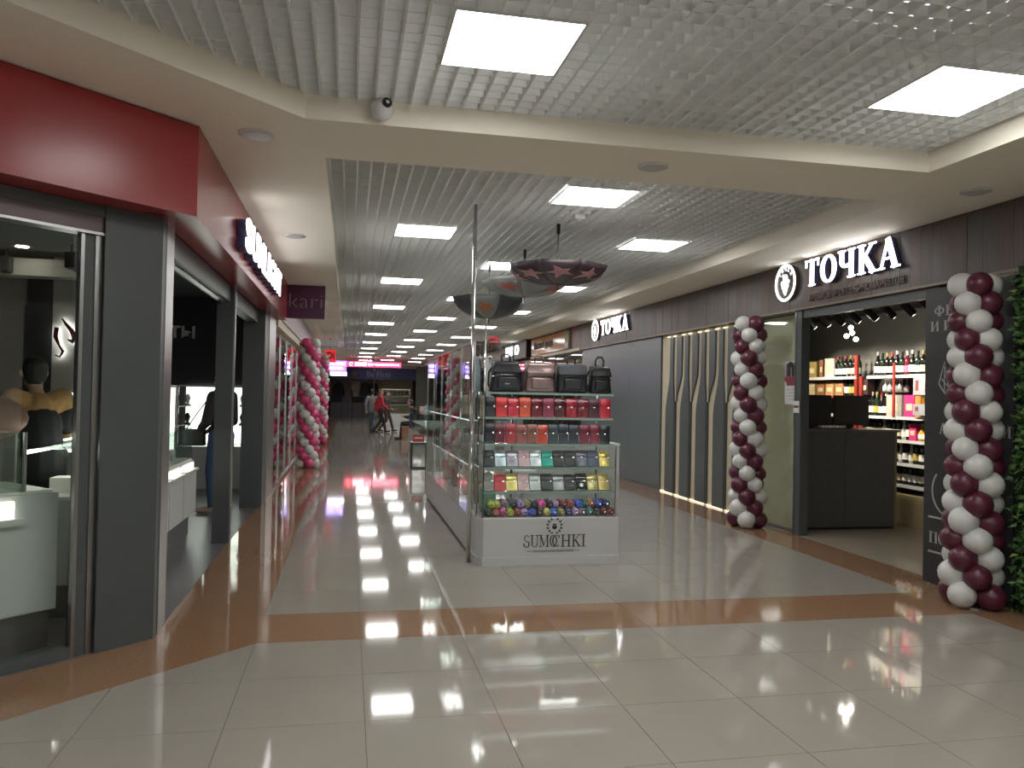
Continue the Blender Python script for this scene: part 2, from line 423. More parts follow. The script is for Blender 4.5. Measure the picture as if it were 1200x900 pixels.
pil = thing('shopfront_pillar', 'wide charcoal corner pillar under the red fascia with a steel edge', 'pillar', (0, 0, 0))
MB().prism([(-1.085, 4.975), (-1.085, 5.06), (-1.50, 5.06), (-1.33, 4.735)], 0, 2.462).build('body', M_dgrey, pil)
box('steel_edge', M_steel, pil, -1.36, -1.08, 5.06, 5.26, 0, 2.462)
p2 = thing('shopfront_pillar', 'slim charcoal post in the middle of the jewellery shop opening', 'pillar', (0, 0, 0))
box('body', M_dgrey, p2, -1.24, -1.085, 7.95, 8.0, 0, 2.462); box('steel_edge', M_steel, p2, -1.085, -1.07, 7.95, 8.0, 0, 2.462)
p3 = thing('shopfront_pillar', 'broad charcoal pillar where the jewellery shop meets the balloon shop', 'pillar', (0, 0, 0))
box('body', M_dgrey, p3, -1.29, -1.03, 10.3, 10.75, 0, 2.462); box('steel_edge', M_steel, p3, -1.06, -1.02, 10.75, 11.68, 0, 2.462)
# header frames of the shop openings
hd = thing('door_header', 'dark metal sliding door header over the jewellery shop openings', 'door frame', (0, 0, 0))
box('rail', M_dgrey, hd, -1.24, -1.12, 5.26, 7.95, 2.30, 2.455); box('rail', M_dgrey, hd, -1.24, -1.12, 8.0, 10.3, 2.30, 2.455)
box('track', M_steel, hd, -1.20, -1.16, 5.26, 7.95, 2.285, 2.30)
sw = thing('shop_window', 'tall glass pane in a dark metal frame on the diagonal shop corner', 'window', (0, 0, 0))
dbox('frame_post', M_steel, sw, .36, .40, -.02, -.06, 0, 2.3); dbox('frame_post', M_dgrey, sw, .40, .46, -.03, -.10, 0, 2.3)
dbox('frame_post', M_steel, sw, .46, .48, -.02, -.06, 0, 2.3)
dbox('header', pm('mauve grey metal', (.10, .07, .08), .35, .3), sw, .36, 4.3, -.01, -.12, 2.31, 2.40)
dbox('header_strip', M_dgrey, sw, .36, 4.3, .0, -.12, 2.40, 2.46)
dbox('header_trim', M_steel, sw, .36, 4.3, .0, -.10, 2.295, 2.31)
dbox('sill', M_dgrey, sw, .48, 4.3, -.02, -.12, 0, .06)
dbox('pane', M_glass, sw, .48, 2.2, -.05, -.062, .06, 2.295)
dbox('pane', M_glass, sw, 2.21, 4.3, -.05, -.062, .06, 2.295)

# ------------------------------------------------------------------ inside the jewellery shop
jw = struct(box('wall_shop', M_darkwall, None, -3.2, -1.37, 12.9, 13.0, 0, 2.87))
jw2 = struct(MB().box(-5.6, -3.18, 9.5, 9.6, 0, 2.87).build('wall_shop', M_darkwall))
jw3 = struct(MB().box(-3.18, -2.45, 9.5, 9.6, 0, 2.87).build('wall_shop', M_ltwall))
struct(box('wall_shop', M_darkwall, None, -3.3, -3.2, 9.6, 13.0, 0, 2.87))
struct(box('wall_shop', M_ltwall, None, -1.36, -1.30, 11.76, 13.0, 0, 2.45))
tw = thing('wall_lettering', 'pale letters НТЫ on the dark wall of the jewellery shop', 'sign', (0, 0, 0))
text('letters', 'НТЫ', pm('pale letters', (.75, .72, .70), .5), tw, (-2.86, 12.885, 2.23), X, Z, .54, .19, .01, bold=.03)
text('letters', 'Ы', MATS['pale letters'], tw, (-2.84, 12.885, 1.90), X, Z, .14, .19, .01, bold=.03)
# script sign with white halo
sg = thing('script_sign', 'dark red back-lit script logo on the pale shop wall', 'sign', (0, 0, 0))
M_dred = pm('dark red enamel', (.12, .008, .015), .4)
def script(pts, w):
    mb = MB()
    for q in _stroke(pts, [v*1.5 for v in w]): mb.plate([(p[0], p[1]) for p in q], (0, 9.445, 0), X, Z, -Y, -.01)
    mb.build('script_stroke', M_dred, sg)
    mb = MB()
    for q in _stroke(pts, [v*1.3 for v in w]): mb.plate([(p[0], p[1]) for p in q], (0, 9.458, 0), X, Z, -Y, -.004)
    mb.build('back_light', em('sign back light', (1, .97, 1), 2.5), sg)
script([(-3.07, 2.2), (-3.03, 2.14), (-2.97, 2.07), (-2.94, 1.99), (-2.96, 1.95), (-3.01, 1.97)], [.01, .02, .03, .035, .03, .01])
script([(-3.12, 2.1), (-3.13, 2.0), (-3.09, 1.9), (-3.05, 1.84), (-3.08, 1.78), (-3.13, 1.8)], [.03, .03, .015, .02, .015, .01])
script([(-2.93, 2.05), (-2.90, 2.04)], [.03, .015]); script([(-2.86, 1.99), (-2.82, 1.98)], [.035, .01])
lb1 = thing('light_box', 'white glowing light box low on the pale jewellery shop wall', 'light box', (0, 0, 0))
box('frame', M_white, lb1, -3.17, -2.78, 9.42, 9.5, .74, 1.40); box('screen', em('lightbox white', (1, .98, .92), .6), lb1, -3.16, -2.79, 9.412, 9.42, .75, 1.39)
# grey upper bulkhead with tracks
struct(box('trim_1', M_ltwall, None, -5.6, -2.46, 9.2, 9.49, 2.62, 2.80))
struct(box('trim_2', pm('shop ceiling', (.16, .165, .175), .7), None, -6.9, -1.4, 4.9, 13, 2.88, 2.98))
def track_spot(x, y, z, label, dark=M_black, on=None, grp=None, aim=(0, 1, 0)):
    t = thing('track_spotlight', label, 'spotlight', (x, y, z), group=grp)
    MB().tube([(0, 0, .0), (0, 0, -.08)], .012).build('stem', dark, t)
    MB().box(-.05, .05, -.06, .06, -.24, -.08).bevel(.012).build('housing', dark, t)
    MB().lathe([(.035, -.246), (.04, -.24)], 10).build('lens', on or M_black, t)
    return t
for i, x in enumerate((-2.72, -2.62, -3.3)):
    track_spot(x-.1*i, 8.6+.25*i, 2.87, 'black box spotlight on the ceiling track inside the jewellery shop', grp='spotlights in the jewellery shop')
dl = thing('ceiling_downlight', 'small lit downlight in the dark ceiling of the jewellery shop', 'downlight', (-3.28, 8.9, 2.88))
MB().lathe([(.10, -.008), (.09, 0)], 16).build('trim_ring', M_steel, dl); MB().lathe([(.06, -.012), (.06, -.009)], 14).build('bulb', em('warm bulb', (1, .93, .8), 9), dl)
M_case = pm('white case bed', (.8, .78, .72), .4)
M_jew = pm('white jewellery stand', (.8, .78, .74), .4)
# diagonal counter
ca = thing('glass_counter', 'white jewellery counter with a lit glass case behind the diagonal window', 'display counter', (0, 0, 0))
dbox('plinth', pm('dark plinth', (.09, .085, .09), .4), ca, .46, 3.2, -.30, -.85, 0, .22)
dbox('body', M_white, ca, .44, 3.2, -.26, -.85, .22, .87)
for i in range(4): dbox('door_panel', M_white, ca, .45+.69*i, .45+.69*(i+1)-.006, -.245, -.262, .23, .72)
for i in range(2):
    dr = dbox('drawer', em('lit drawer', (1, .95, .8), .5) if i == 0 else M_case, ca, .68+.9*i, .68+.9*i+.8, -.235, -.262, .75, .84)
    dbox('drawer_lip', M_white, dr, .64+.9*i, .64+.9*i+.85, -.20, -.262, .715, .75)
    MB().lathe([(.014, 0), (.014, .012)], 10).xform(Matrix.Translation(D(.86+.9*i, -.20, .735)) @ Vector((0, 0, 1)).rotation_difference(DN).to_matrix().to_4x4()).build('lock', M_chrome, dr)
dbox('case_bed', M_case, ca, .46, 3.2, -.28, -.84, .871, .885)
for a, b in ((.62, 1.25), (1.26, 2.1), (2.11, 3.0)):
    dbox('glass_front', M_gglass, ca, a, b, -.27, -.276, .886, 1.2)
    dbox('glass_top', M_gglass, ca, a, b, -.27, -.83, 1.2, 1.207)
    dbox('glass_side', M_gglass, ca, a, a+.006, -.276, -.83, .886, 1.2)
    dbox('case_edge', M_steel, ca, a-.008, a+.008, -.262, -.278, .886, 1.207)
    if a < 1: dbox('light_strip', em('case led', (1, .97, .88), 3), ca, a+.02, b-.02, -.80, -.82, 1.18, 1.195)
for i, (s, o, h, w) in enumerate(((.74, -.5, .16, .1), (.93, -.45, .10, .12), (1.08, -.6, .22, .07), (1.42, -.5, .12, .14), (1.65, -.4, .18, .08), (1.85, -.6, .2, .1))):
    dbox('jewellery_display', M_jew, None, s, s+w, o, o-.08, .886, .886+h)
    tag(bpy.data.objects[[q.name for q in COL.objects if q.name.startswith('jewellery_display')][-1]], 'white jewellery display block inside the lit case of the diagonal counter', 'display block', 'display blocks in the diagonal counter')
bx = thing('leather_box', 'brown leather gift box with a purple flower standing on the glass case', 'box', (0, 0, 0))
dbox('body', pm('brown leather', (.16, .07, .045), .45, noise=.2), bx, .78, 1.16, -.45, -.62, 1.208, 1.30)
dbox('lid', pm('brown leather lid', (.19, .085, .055), .45, noise=.2), bx, .775, 1.165, -.445, -.625, 1.30, 1.315)
MB().ball(D(.9, -.435, 1.262), (.035, .035, .035), 8, 6).build('flower', pm('purple ribbon', (.16, .05, .42), .4, noise=.4, scale=60), bx)
ct = thing('counter_chair', 'rounded brown upholstered seat back behind the glass counter', 'chair', (-2.42, 5.95, 0))
MB().ball((0, 0, 1.24), (.3, .12, .16), 16, 10).build('backrest', MATS['brown leather'], ct, True)
MB().lathe([(.24, 0), (.24, .03), (.03, .05), (.03, .6), (.25, .62), (.26, .70), (.2, .72)], 16).build('pedestal', M_dgrey, ct)
MB().box(-.2, .2, .05, .09, .66, 1.2).build('support', M_dgrey, ct)
dp = thing('display_card', 'small tilted dark framed display card standing on the shop counter', 'display card', D(1.22, -.62, 1.208))
MB().obox((-.11, 0, 0), (.22, .02, 0), (.04, .03, .34), (-.002, .012, 0)).build('panel', M_black, dp)
MB().obox((-.105, -.003, .01), (.21, .02, 0), (.038, .028, .32), (-.0005, .003, 0)).build('card_face', pm('patterned card', (.05, .06, .07), .4, noise=.8, scale=70), dp)

# corridor side counter
cb = thing('glass_counter', 'white jewellery counter with pale doors beside the shop opening', 'display counter', (0, 0, 0))
box('plinth', MATS['dark plinth'], cb, -2.0, -1.56, 5.5, 8.55, 0, .2); box('body', M_white, cb, -2.02, -1.53, 5.5, 8.6, .2, .74)
for i in range(5): box('door', M_white, cb, -1.53, -1.50, 5.51+.62*i, 5.51+.62*i+.60, .22, .64)
for i in range(5): dr = box('drawer', em('lit drawer', (1, .95, .8), .5), cb, -1.53, -1.515, 5.55+.62*i, 5.55+.62*i+.5, .67, .72); box('drawer_lip', M_white, dr, -1.53, -1.47, 5.53+.62*i, 5.53+.62*i+.55, .645, .665)
box('case_bed', M_case, cb, -2.0, -1.55, 5.5, 8.58, .741, .76)
box('glass_front', M_gglass, cb, -1.55, -1.544, 5.5, 8.58, .76, 1.06); box('glass_end', M_gglass, cb, -2.0, -1.55, 8.574, 8.58, .76, 1.06); box('glass_top', M_gglass, cb, -2.0, -1.545, 5.5, 8.58, 1.06, 1.067)
box('light_strip', em('case led', (1, .97, .88), 3), cb, -1.99, -1.97, 5.5, 8.5, 1.03, 1.05)
for i in range(9):
    b = box('jewellery_display', M_jew, None, -1.9+.05*(i % 3), -1.75+.05*(i % 3), 5.7+.31*i, 5.86+.31*i, .761, .86+.05*(i % 4))
    tag(b, 'white jewellery display block inside the case of the counter beside the opening', 'display block', 'display blocks in the counter beside the opening')
# tall lit showcases at the back
for i, (x0, x1, y0, y1, h, lab) in enumerate(((-2.4, -1.95, 9.4, 9.85, 1.5, 'narrow glass tower showcase with chrome edges lit from the top'), (-2.43, -1.45, 12.3, 12.85, 1.52, 'wide white lit showcase against the dark lettered wall'))):
    t = thing('showcase', lab, 'showcase', (0, 0, 0))
    box('base', M_white, t, x0, x1, y0, y1, 0, .62); box('lit_back', em('lightbox white', (1, .98, .92), .6), t, x0+.02, x1-.02, y1-.04, y1-.02, .63, h-.03)
    box('top', M_white, t, x0, x1, y0, y1, h-.03, h)
    for xx in (x0, x1-.015):
        for yy in (y0, y1-.015): box('edge_post', M_chrome, t, xx, xx+.015, yy, yy+.015, .62, h)
    for z in (.92, 1.2): box('glass_shelf', M_gglass, t, x0+.015, x1-.015, y0+.01, y1-.05, z, z+.008)
    box('glass_front', M_glass, t, x0+.015, x1-.015, y0, y0+.006, .62, h-.03)
    for j in range(6):
        xx = x0+.06+(x1-x0-.2)*(j % 3)/2; zz = .928 if j < 3 else 1.208
        b = MB().lathe([(.05, 0), (.05, .02), (.02, .04), (.045, .12), (.02, .17), (.01, .18)], 10).build('bust_stand', M_jew if j % 2 else M_black, None, True)
        b.location = (xx+.03, (y0+y1)/2, zz)
        tag(b, 'small necklace bust on a shelf of the ' + ('tower' if i == 0 else 'wide lit') + (', black velvet' if j % 2 == 0 else ', white')+' showcase', 'bust stand', 'necklace busts in showcase')

# ------------------------------------------------------------------ shop with pink balloons
kf = thing('glass_facade', 'coated glass shopfront with chrome uprights beside the pink balloons', 'shopfront', (0, 0, 0))
ygl = [11.72, 13.0, 14.3, 15.6, 17.0, 18.4, 19.8, 21.2, 22.6, 24.0, 26.0, 28.0, 30.0]
for a, b in zip(ygl[:-1], ygl[1:]):
    box('pane', M_mglass, kf, -1.075, -1.065, a+.02, b-.02, .05, 2.38)
for a in ygl: box('mullion', M_chrome, kf, -1.09, -1.05, a-.02, a+.02, .05, 2.38)
box('sill', M_steel, kf, -1.10, -1.04, 11.72, 30, 0, .05)
box('lintel', M_beige, kf, -1.20, -1.0, 11.72, 30, 2.38, 2.50)
box('back_panel', pm('pale interior', (.42, .36, .27), .6), kf, -2.3, -2.2, 13.1, 30, 0, 2.9)
kfa = thing('shop_fascia', 'pale pink fascia board over the coated glass shopfront', 'fascia', (0, 0, 0))
box('board', pm('pale pink board', (.42, .30, .34), .4), kfa, -1.2, -.97, 12.1, 22, 2.50, SOF-.002)
box('board', M_beige, kfa, -1.2, -.97, 22, 45, 2.50, SOF-.002)
ks = thing('hanging_sign', 'plum square kari sign hanging from the soffit', 'sign', (0, 0, 0))
box('panel', M_plum, ks, -.93, -.36, 11.8, 11.90, 2.51, SOF-.001)
text('letters', 'kari', pm('grey pink letters', (.42, .30, .38), .5), ks, (-.86, 11.795, 2.66), X, Z, .46, .20, .01, bold=-.018)

def balloon_column(name, label, cx, cy, h, r, ro, mats, rot0, step, group=None, taper=1.0):
    t = thing(name, label, 'balloon column', (cx, cy, 0), group=group)
    mes = []
    for m in mats:
        mb = MB().ball((0, 0, 0), (1.06, .98, .98), 14, 10)
        mb.ball((-1.05, 0, 0), (.08, .06, .06), 6, 4)
        mes.append(mb.mesh('balloon', m, True))
    n = int((h-2*r*.95)/step)+1
    for i in range(n):
        z = r*.95+(h-2*r*.95)*i/(n-1)
        for k in range(4):
            a = rot0-i*math.pi/4+k*math.pi/2
            tp = 1+(taper-1)*i/(n-1); rr = ro*tp*(1+random.uniform(-.05, .05)); q = r*(1+(tp-1)*.4)*random.uniform(.93, 1.05)
            if i < 1: rr *= 1.1
            o = obj('balloon', mes[k % 2], t, (rr*math.cos(a), rr*math.sin(a), z+random.uniform(-.006, .006)))
            o.rotation_euler = (0, random.uniform(-.12, .12), a); o.scale = (q, q, q)
    MB().tube([(0, 0, 0), (0, 0, h-.1)], .012, 8).build('pole', M_steel, t)
    MB().lathe([(.12, 0), (.12, .012), (.02, .02)], 16).build('foot', M_steel, t)
    return t
M_bwhite = pm('white latex', (.60, .60, .58), .32, noise=.02)
M_bmar = pm('maroon latex', (.095, .016, .036), .32, noise=.05)
M_bpink = pm('pink latex', (.62, .07, .20), .32, noise=.05)
balloon_column('balloon_column', 'twisted maroon and white balloon column beside the green foliage wall', 4.455, 4.98, 2.42, .102, .118, (M_bwhite, M_bmar), math.radians(200), .128, taper=.74)
balloon_column('balloon_column', 'twisted maroon and white balloon column beside the bottle shaped wall strips', 4.52, 8.42, 2.43, .102, .115, (M_bwhite, M_bmar), math.radians(240), .128, taper=.85)
balloon_column('balloon_column', 'pink and white balloon column beside the broad charcoal pillar shopfront', -.74, 15.6, 2.46, .102, .115, (M_bwhite, M_bpink), .3, .128)
balloon_column('balloon_column', 'pink and white balloon column at the far end of the coated glass shopfront', -.74, 22.6, 2.50, .102, .12, (M_bwhite, M_bpink), .9, .128)

# ------------------------------------------------------------------ right side: wood fascia, lit signs, wall panels
FX = 4.80
M_wood = pm('dark walnut planks', (.088, .058, .048), .38, noise=.45, scale=9, stretch=(1, 6, .35))
M_wood2 = pm('brown walnut planks', (.110, .070, .056), .38, noise=.45, scale=9, stretch=(1, 6, .35))
M_wood3 = pm('grey walnut planks', (.080, .066, .062), .36, noise=.4, scale=9, stretch=(1, 6, .35))
tr = struct(MB().box(FX, FX+.12, 1.2, 16.2, 2.47, SOF).build('trim_3', M_black))
pms = {}
y = 1.2; i = 0
while y < 16.2:
    w = random.choice((.10, .13, .16)); w = min(w, 16.2-y)
    m = random.choice((M_wood, M_wood2, M_wood3)); key = (round(w, 3), m.name)
    if key not in pms: pms[key] = MB().box(-.022, 0, .001, w-.001, 2.465, SOF-.004).mesh('plank', m)
    obj('plank', pms[key], tr, (FX-random.choice((0, .002, .003)), y, 0)); y += w
box('lower_trim', pm('bronze trim', (.20, .16, .115), .35, .4), tr, FX-.03, FX+.12, 1.2, 16.2, 2.445, 2.465)
SX = FX-.03
def tochka(y_left, y_right, z0, h, ymed, zmed, rmed, label, sub=True):
    t = thing('lit_sign', label, 'sign', (0, 0, 0))
    wd = y_left-y_right
    lt = serif('letters', 'ТОЧКА', M_sign, t, (SX-.05, y_left, z0), -Y, Z, wd, h, .012, kern=.05)
    serif('letter_backs', 'ТОЧКА', pm('sign return', (.05, .05, .12), .5), t, (SX, y_left-.01, z0), -Y, Z, wd*.99, h*.98, .05, kern=.05)
    if sub: text('small_letters', 'КРЫМСКАЯ СЕТЬ ВИНОМАРКЕТОВ', pm('bronze letters', (.13, .09, .09), .4), t, (SX-.003, y_left, z0-.15), -Y, Z, wd*1.0, .075, .01, bold=.015)
    # medallion
    R = rmed; n = 32
    def ring(r0, r1, mat, nm, x, parent=t):
        mb = MB()
        for k in range(n):
            a, b = 2*math.pi*k/n, 2*math.pi*(k+1)/n
            mb.plate([(r0*math.cos(a), r0*math.sin(a)), (r1*math.cos(a), r1*math.sin(a)), (r1*math.cos(b), r1*math.sin(b)), (r0*math.cos(b), r0*math.sin(b))], (x, ymed, zmed), -Y, Z, -X, .01)
        return mb.build(nm, mat, parent)
    MB().lathe([(R*.97, 0), (R*.97, .045)], 32).xform(Matrix.Translation((SX, ymed, zmed)) @ Matrix.Rotation(-math.pi/2, 4, 'Y')).build('medallion', pm('medallion face', (.09, .06, .05), .4), t)
    ring(R*.88, R, M_sign, 'medallion_ring', SX-.047)
    sg2 = em('emblem white', (.9, .95, 1), .22)
    mb = MB()      # bunch of grapes with a curled tendril
    for (gx, gz, gr) in ((-.3, 0, .14), (-.1, .02, .15), (.12, .03, .14), (.3, .05, .12), (-.22, -.2, .15), (0, -.22, .16), (.2, -.18, .14), (-.1, -.42, .14), (.1, -.40, .13), (0, -.58, .11)):
        mb.plate([(R*(gx+gr*math.cos(a)), R*(gz+gr*math.sin(a))) for a in [k*math.pi/5 for k in range(10)]], (SX-.047, ymed, zmed), -Y, Z, -X, .008)
    for q in _arc(.0, .25, .2, .18, -60, 250, .08, .08, 10)+_arc(.02, .23, .08, .08, 0, 270, .06, .06, 8)+_stroke([(-.2, .3), (-.3, .42), (-.2, .48)], .07): mb.plate([(p[0]*R, p[1]*R) for p in q], (SX-.047, ymed, zmed), -Y, Z, -X, .008)
    mb.build('emblem', sg2, t)
    for k, ch in enumerate('ТОЧКА'):
        a = math.radians(140-25*k); ux = -Y*math.sin(a)-Z*math.cos(a)*(-1)*(-1); ux = (-Y)*math.sin(a)+Z*(-math.cos(a)); uy = (-Y)*math.cos(a)+Z*math.sin(a)
        c = Vector((SX-.047, ymed, zmed))+uy*(R*.64)-ux*(R*.08)
        serif('ring_letter', ch, sg2, t, c, ux, uy, R*.18, R*.18, .008)
tochka(7.60, 6.13, 2.665, .275, 8.01, 2.765, .205, 'large glowing white ТОЧКА sign with round grape medallion over the wine shop door')
tochka(14.56, 13.05, 2.64, .275, 14.95, 2.765, .205, 'glowing white ТОЧКА sign with medallion above the grey glass wall', sub=False)

WX = 4.84
gw = thing('wall_cladding', 'grey back-painted glass wall panels next to the bottle shaped strips', 'wall panel', (0, 0, 0))
for a, b in ((11.86, 13.28), (13.285, 14.74), (14.745, 16.2)): box('panel', M_greywall, gw, WX, WX+.03, a, b, .03, 2.445)
box('skirting', M_dgrey, gw, WX+.005, WX+.03, 11.86, 16.2, 0, .03)
# bottle silhouettes with lit gaps
bw_ = thing('bottle_wall', 'wall of grey bottle silhouettes between cream strips edged with LED lines', 'wall panel', (0, 0, 0))
box('backing', pm('cream board', (.62, .55, .40), .5), bw_, WX+.03, WX+.05, 9.06, 11.85, 0, 2.44)
M_sil = pm('grey smoked panel', (.10, .115, .12), .3, noise=.05)
M_led = em('warm led edge', (1, .86, .6), .4)
BP = .55
def curve(pts, n=8):          # rounded edge between (u, z) knots
    out = []
    for (u0, z0), (u1, z1) in zip(pts[:-1], pts[1:]):
        for k in range(n):
            f = k/n; g = f*f*(3-2*f); out.append((u0+(u1-u0)*g, z0+(z1-z0)*f))
    return out+[pts[-1]]
for k in range(5):
    o = (WX+.006, 11.82-BP*k, 0)
    left = curve([(.57, 2.39), (.57, 1.85), (.30, 1.22), (.30, .02)]); right = curve([(.88, .02), (.88, 1.35), (.79, 1.85), (.79, 2.39)])
    MB().plate([(u*BP, z) for u, z in left+right], o, -Y, Z, -X, -.022).build('bottle_silhouette', M_sil, bw_)
    if k < 4:
        edge = curve([(1.36, 2.39), (1.36, 1.85), (1.04, 1.42)])
        MB().plate([(u*BP, z) for u, z in [(1.03, 1.42), (1.03, 2.39)]+edge], o, -Y, Z, -X, -.022).build('neck_filler', M_sil, bw_)
    box('dark_strip', M_dgrey, bw_, WX-.002, WX+.03, 11.82-BP*k-.985*BP, 11.82-BP*k-.955*BP, .02, 1.42)  # thin dark strip between neighbouring bottle bodies
    for u0, u1, z0, z1 in ((.38, .56, 2.40, 2.415), (.80, .98, 2.40, 2.415), (.02, .30, .006, .02), (.30, .87, .006, .016)): box('led_line', M_led, bw_, WX, WX+.012, 11.82-BP*k-u1*BP, 11.82-BP*k-u0*BP, z0, z1)
struct(box('wall_pier', M_beige, None, WX, WX+.05, 8.86, 9.05, 0, 2.445))

# wine shop entrance
dg = thing('glass_side_panel', 'fixed glass panel with a poster beside the wine shop entrance', 'glass panel', (0, 0, 0))
box('pane', M_glass, dg, WX+.01, WX+.022, 7.93, 8.85, .04, 2.44)
box('floor_channel', M_steel, dg, WX-.01, WX+.04, 7.93, 8.85, 0, .04)
box('post', M_dgrey, dg, WX-.04, WX+.06, 7.80, 7.93, 0, 2.445)
box('post_edge', M_steel, dg, WX-.045, WX-.04, 7.90, 7.925, 0, 2.445)
hd2 = box('door_header', M_dgrey, None, WX-.02, WX+.06, 5.77, 7.80, 2.36, 2.445); tag(hd2, 'dark metal header beam over the open wine shop entrance', 'door frame')
po = thing('poster', 'white paper poster with dark figure and red ribbon on the glass panel', 'poster', (0, 0, 0))
yp0, yp1 = 8.20, 7.95
box('sheet', pm('white paper', (.62, .62, .62), .6), po, WX+.004, WX+.009, yp1, yp0, 1.42, 1.90)
box('picture', pm('poster picture', (.22, .21, .24), .5, noise=.5, scale=25), po, WX+.002, WX+.004, yp1+.015, yp0-.015, 1.73, 1.885)
MB().plate([(.05, 0), (.05, .13), (.09, .16), (.14, .16), (.19, .12), (.19, 0), (.15, 0), (.15, .09), (.12, .1), (.12, 0)], (WX+.001, yp0, 1.735), -Y, Z, -X, -.001).build('figure', M_black, po)
MB().plate([(.0, .05), (.04, .04), (.04, 0), (.21, 0), (.21, .04), (.25, .05), (.25, .1), (.0, .1)], (WX+.001, yp0, 1.63), -Y, Z, -X, -.003).build('ribbon', pm('poster red', (.28, .05, .07), .5), po)
for k in range(4): box('print_line', pm('grey print', (.35, .35, .36), .6), po, WX+.003, WX+.004, yp1+.03, yp0-.03-.05*(k % 2), 1.58-.035*k, 1.588-.035*k)
st = thing('sticker', 'small white sticker with a red bar on the dark door post', 'sticker', (0, 0, 0))
box('paper', MATS['white paper'], st, WX-.052, WX-.048, 7.81, 7.92, 1.33, 1.46); box('bar', pm('brick red print', (.16, .05, .05), .5), st, WX-.054, WX-.052, 7.82, 7.91, 1.385, 1.41)
bp = thing('interior_screen', 'beige partition standing just behind the glass side panel', 'partition', (0, 0, 0))
box('board', M_beige, bp, 4.96, 5.0, 7.96, 9.2, .02, 2.44); box('base', M_steel, bp, 4.95, 5.01, 7.96, 9.2, 0, .02)

# dark lettered panel and foliage wall
PX = 4.68
pn = thing('lettered_panel', 'dark panel with pale serif lettering behind the balloon column', 'sign panel', (0, 0, 0))
box('board', pm('charcoal board', (.030, .030, .033), .45, noise=.1), pn, PX, PX+.13, 4.86, 5.76, 0, 2.40)
M_pl = pm('pale grey letters', (.42, .41, .40), .5)
serif('letters', 'ФЕР', M_pl, pn, (PX-.001, 5.66, 2.17), -Y, Z, .30, .085, .002)
serif('letters', 'И ИМ', M_pl, pn, (PX-.001, 5.70, 2.05), -Y, Z, .36, .08, .002)
serif('letters', 'А', M_pl, pn, (PX-.001, 5.59, 1.22), -Y, Z, .08, .085, .002)
serif('letters', 'И', M_pl, pn, (PX-.001, 4.96, 1.22), -Y, Z, .08, .085, .002)
serif('letters', 'ПОВ', M_pl, pn, (PX-.001, 5.69, .33), -Y, Z, .27, .09, .002)
box('rule', M_pl, pn, PX-.003, PX, 4.95, 5.70, .53, .545); box('rule', M_pl, pn, PX-.003, PX, 4.95, 5.70, .25, .265)
mb = MB()
for q in _stroke([(-5.60, 1.62), (-5.54, 1.80), (-5.50, 1.62), (-5.44, 1.50), (-5.54, 1.55), (-5.60, 1.62)], .012)+_stroke([(-5.57, 1.66), (-5.48, 1.58)], .01)+_stroke([(-5.54, 1.76), (-5.54, 1.56)], .01): mb.plate(q, (PX-.001, 0, 0), -Y, Z, -X, .002)
mb.build('line_drawing', M_pl, pn)
mb = MB()
for q in _arc(-5.46, .76, .2, .2, 140, 260, .015, .015, 10): mb.plate(q, (PX-.001, 0, 0), -Y, Z, -X, .002)
mb.build('curved_line', M_pl, pn)
gv = thing('foliage_wall', 'wall of dense dark green artificial foliage beside the lettered panel', 'plant wall', (0, 0, 0))
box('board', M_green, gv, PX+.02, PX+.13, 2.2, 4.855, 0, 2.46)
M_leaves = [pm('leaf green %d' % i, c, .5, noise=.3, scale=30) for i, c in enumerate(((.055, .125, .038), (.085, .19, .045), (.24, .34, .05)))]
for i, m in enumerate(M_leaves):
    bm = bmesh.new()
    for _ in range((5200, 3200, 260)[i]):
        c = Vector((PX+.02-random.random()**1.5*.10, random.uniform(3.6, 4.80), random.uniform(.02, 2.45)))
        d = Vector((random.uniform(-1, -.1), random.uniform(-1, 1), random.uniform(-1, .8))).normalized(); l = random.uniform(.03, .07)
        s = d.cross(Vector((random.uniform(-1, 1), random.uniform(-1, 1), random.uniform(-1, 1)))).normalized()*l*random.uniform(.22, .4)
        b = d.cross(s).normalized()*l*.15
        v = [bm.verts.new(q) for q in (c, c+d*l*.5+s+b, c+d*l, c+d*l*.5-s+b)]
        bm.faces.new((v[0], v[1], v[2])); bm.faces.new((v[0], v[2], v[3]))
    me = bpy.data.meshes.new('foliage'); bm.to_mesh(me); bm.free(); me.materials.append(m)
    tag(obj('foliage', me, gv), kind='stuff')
struct(box('wall_right_near', M_soffit, None, PX+.02, PX+.13, -4.9, 2.2, 0, SOF))

# ------------------------------------------------------------------ wine shop interior
struct(box('wall_wine_shop', pm('grey wine shop wall', (.20, .20, .185), .6, noise=.06, scale=2), None, 7.0, 7.1, 5.0, 12.4, 0, 2.9))
struct(box('wall_wine_shop', MATS['grey wine shop wall'], None, 4.95, 7.0, 12.3, 12.4, 0, 2.9))
struct(box('wall_wine_shop', M_dgrey, None, 4.95, 7.0, 5.0, 5.1, 0, 2.9))
struct(box('trim_4', pm('black shop ceiling', (.02, .02, .022), .7), None, 4.95, 7.0, 5.1, 12.3, 2.66, 2.74))
ctr = thing('shop_counter', 'dark two-panel sales counter with a pale worktop in the wine shop', 'counter', (0, 0, 0))
M_ctr = pm('black oak laminate', (.085, .088, .086), .45, noise=.2, scale=20)
box('body', M_ctr, ctr, 5.1, 6.22, 8.16, 8.72, .03, 1.12); box('front_panel', M_ctr, ctr, 5.1, 5.57, 8.135, 8.158, .03, 1.12); box('front_panel', M_ctr, ctr, 5.575, 6.22, 8.135, 8.158, .03, 1.12)
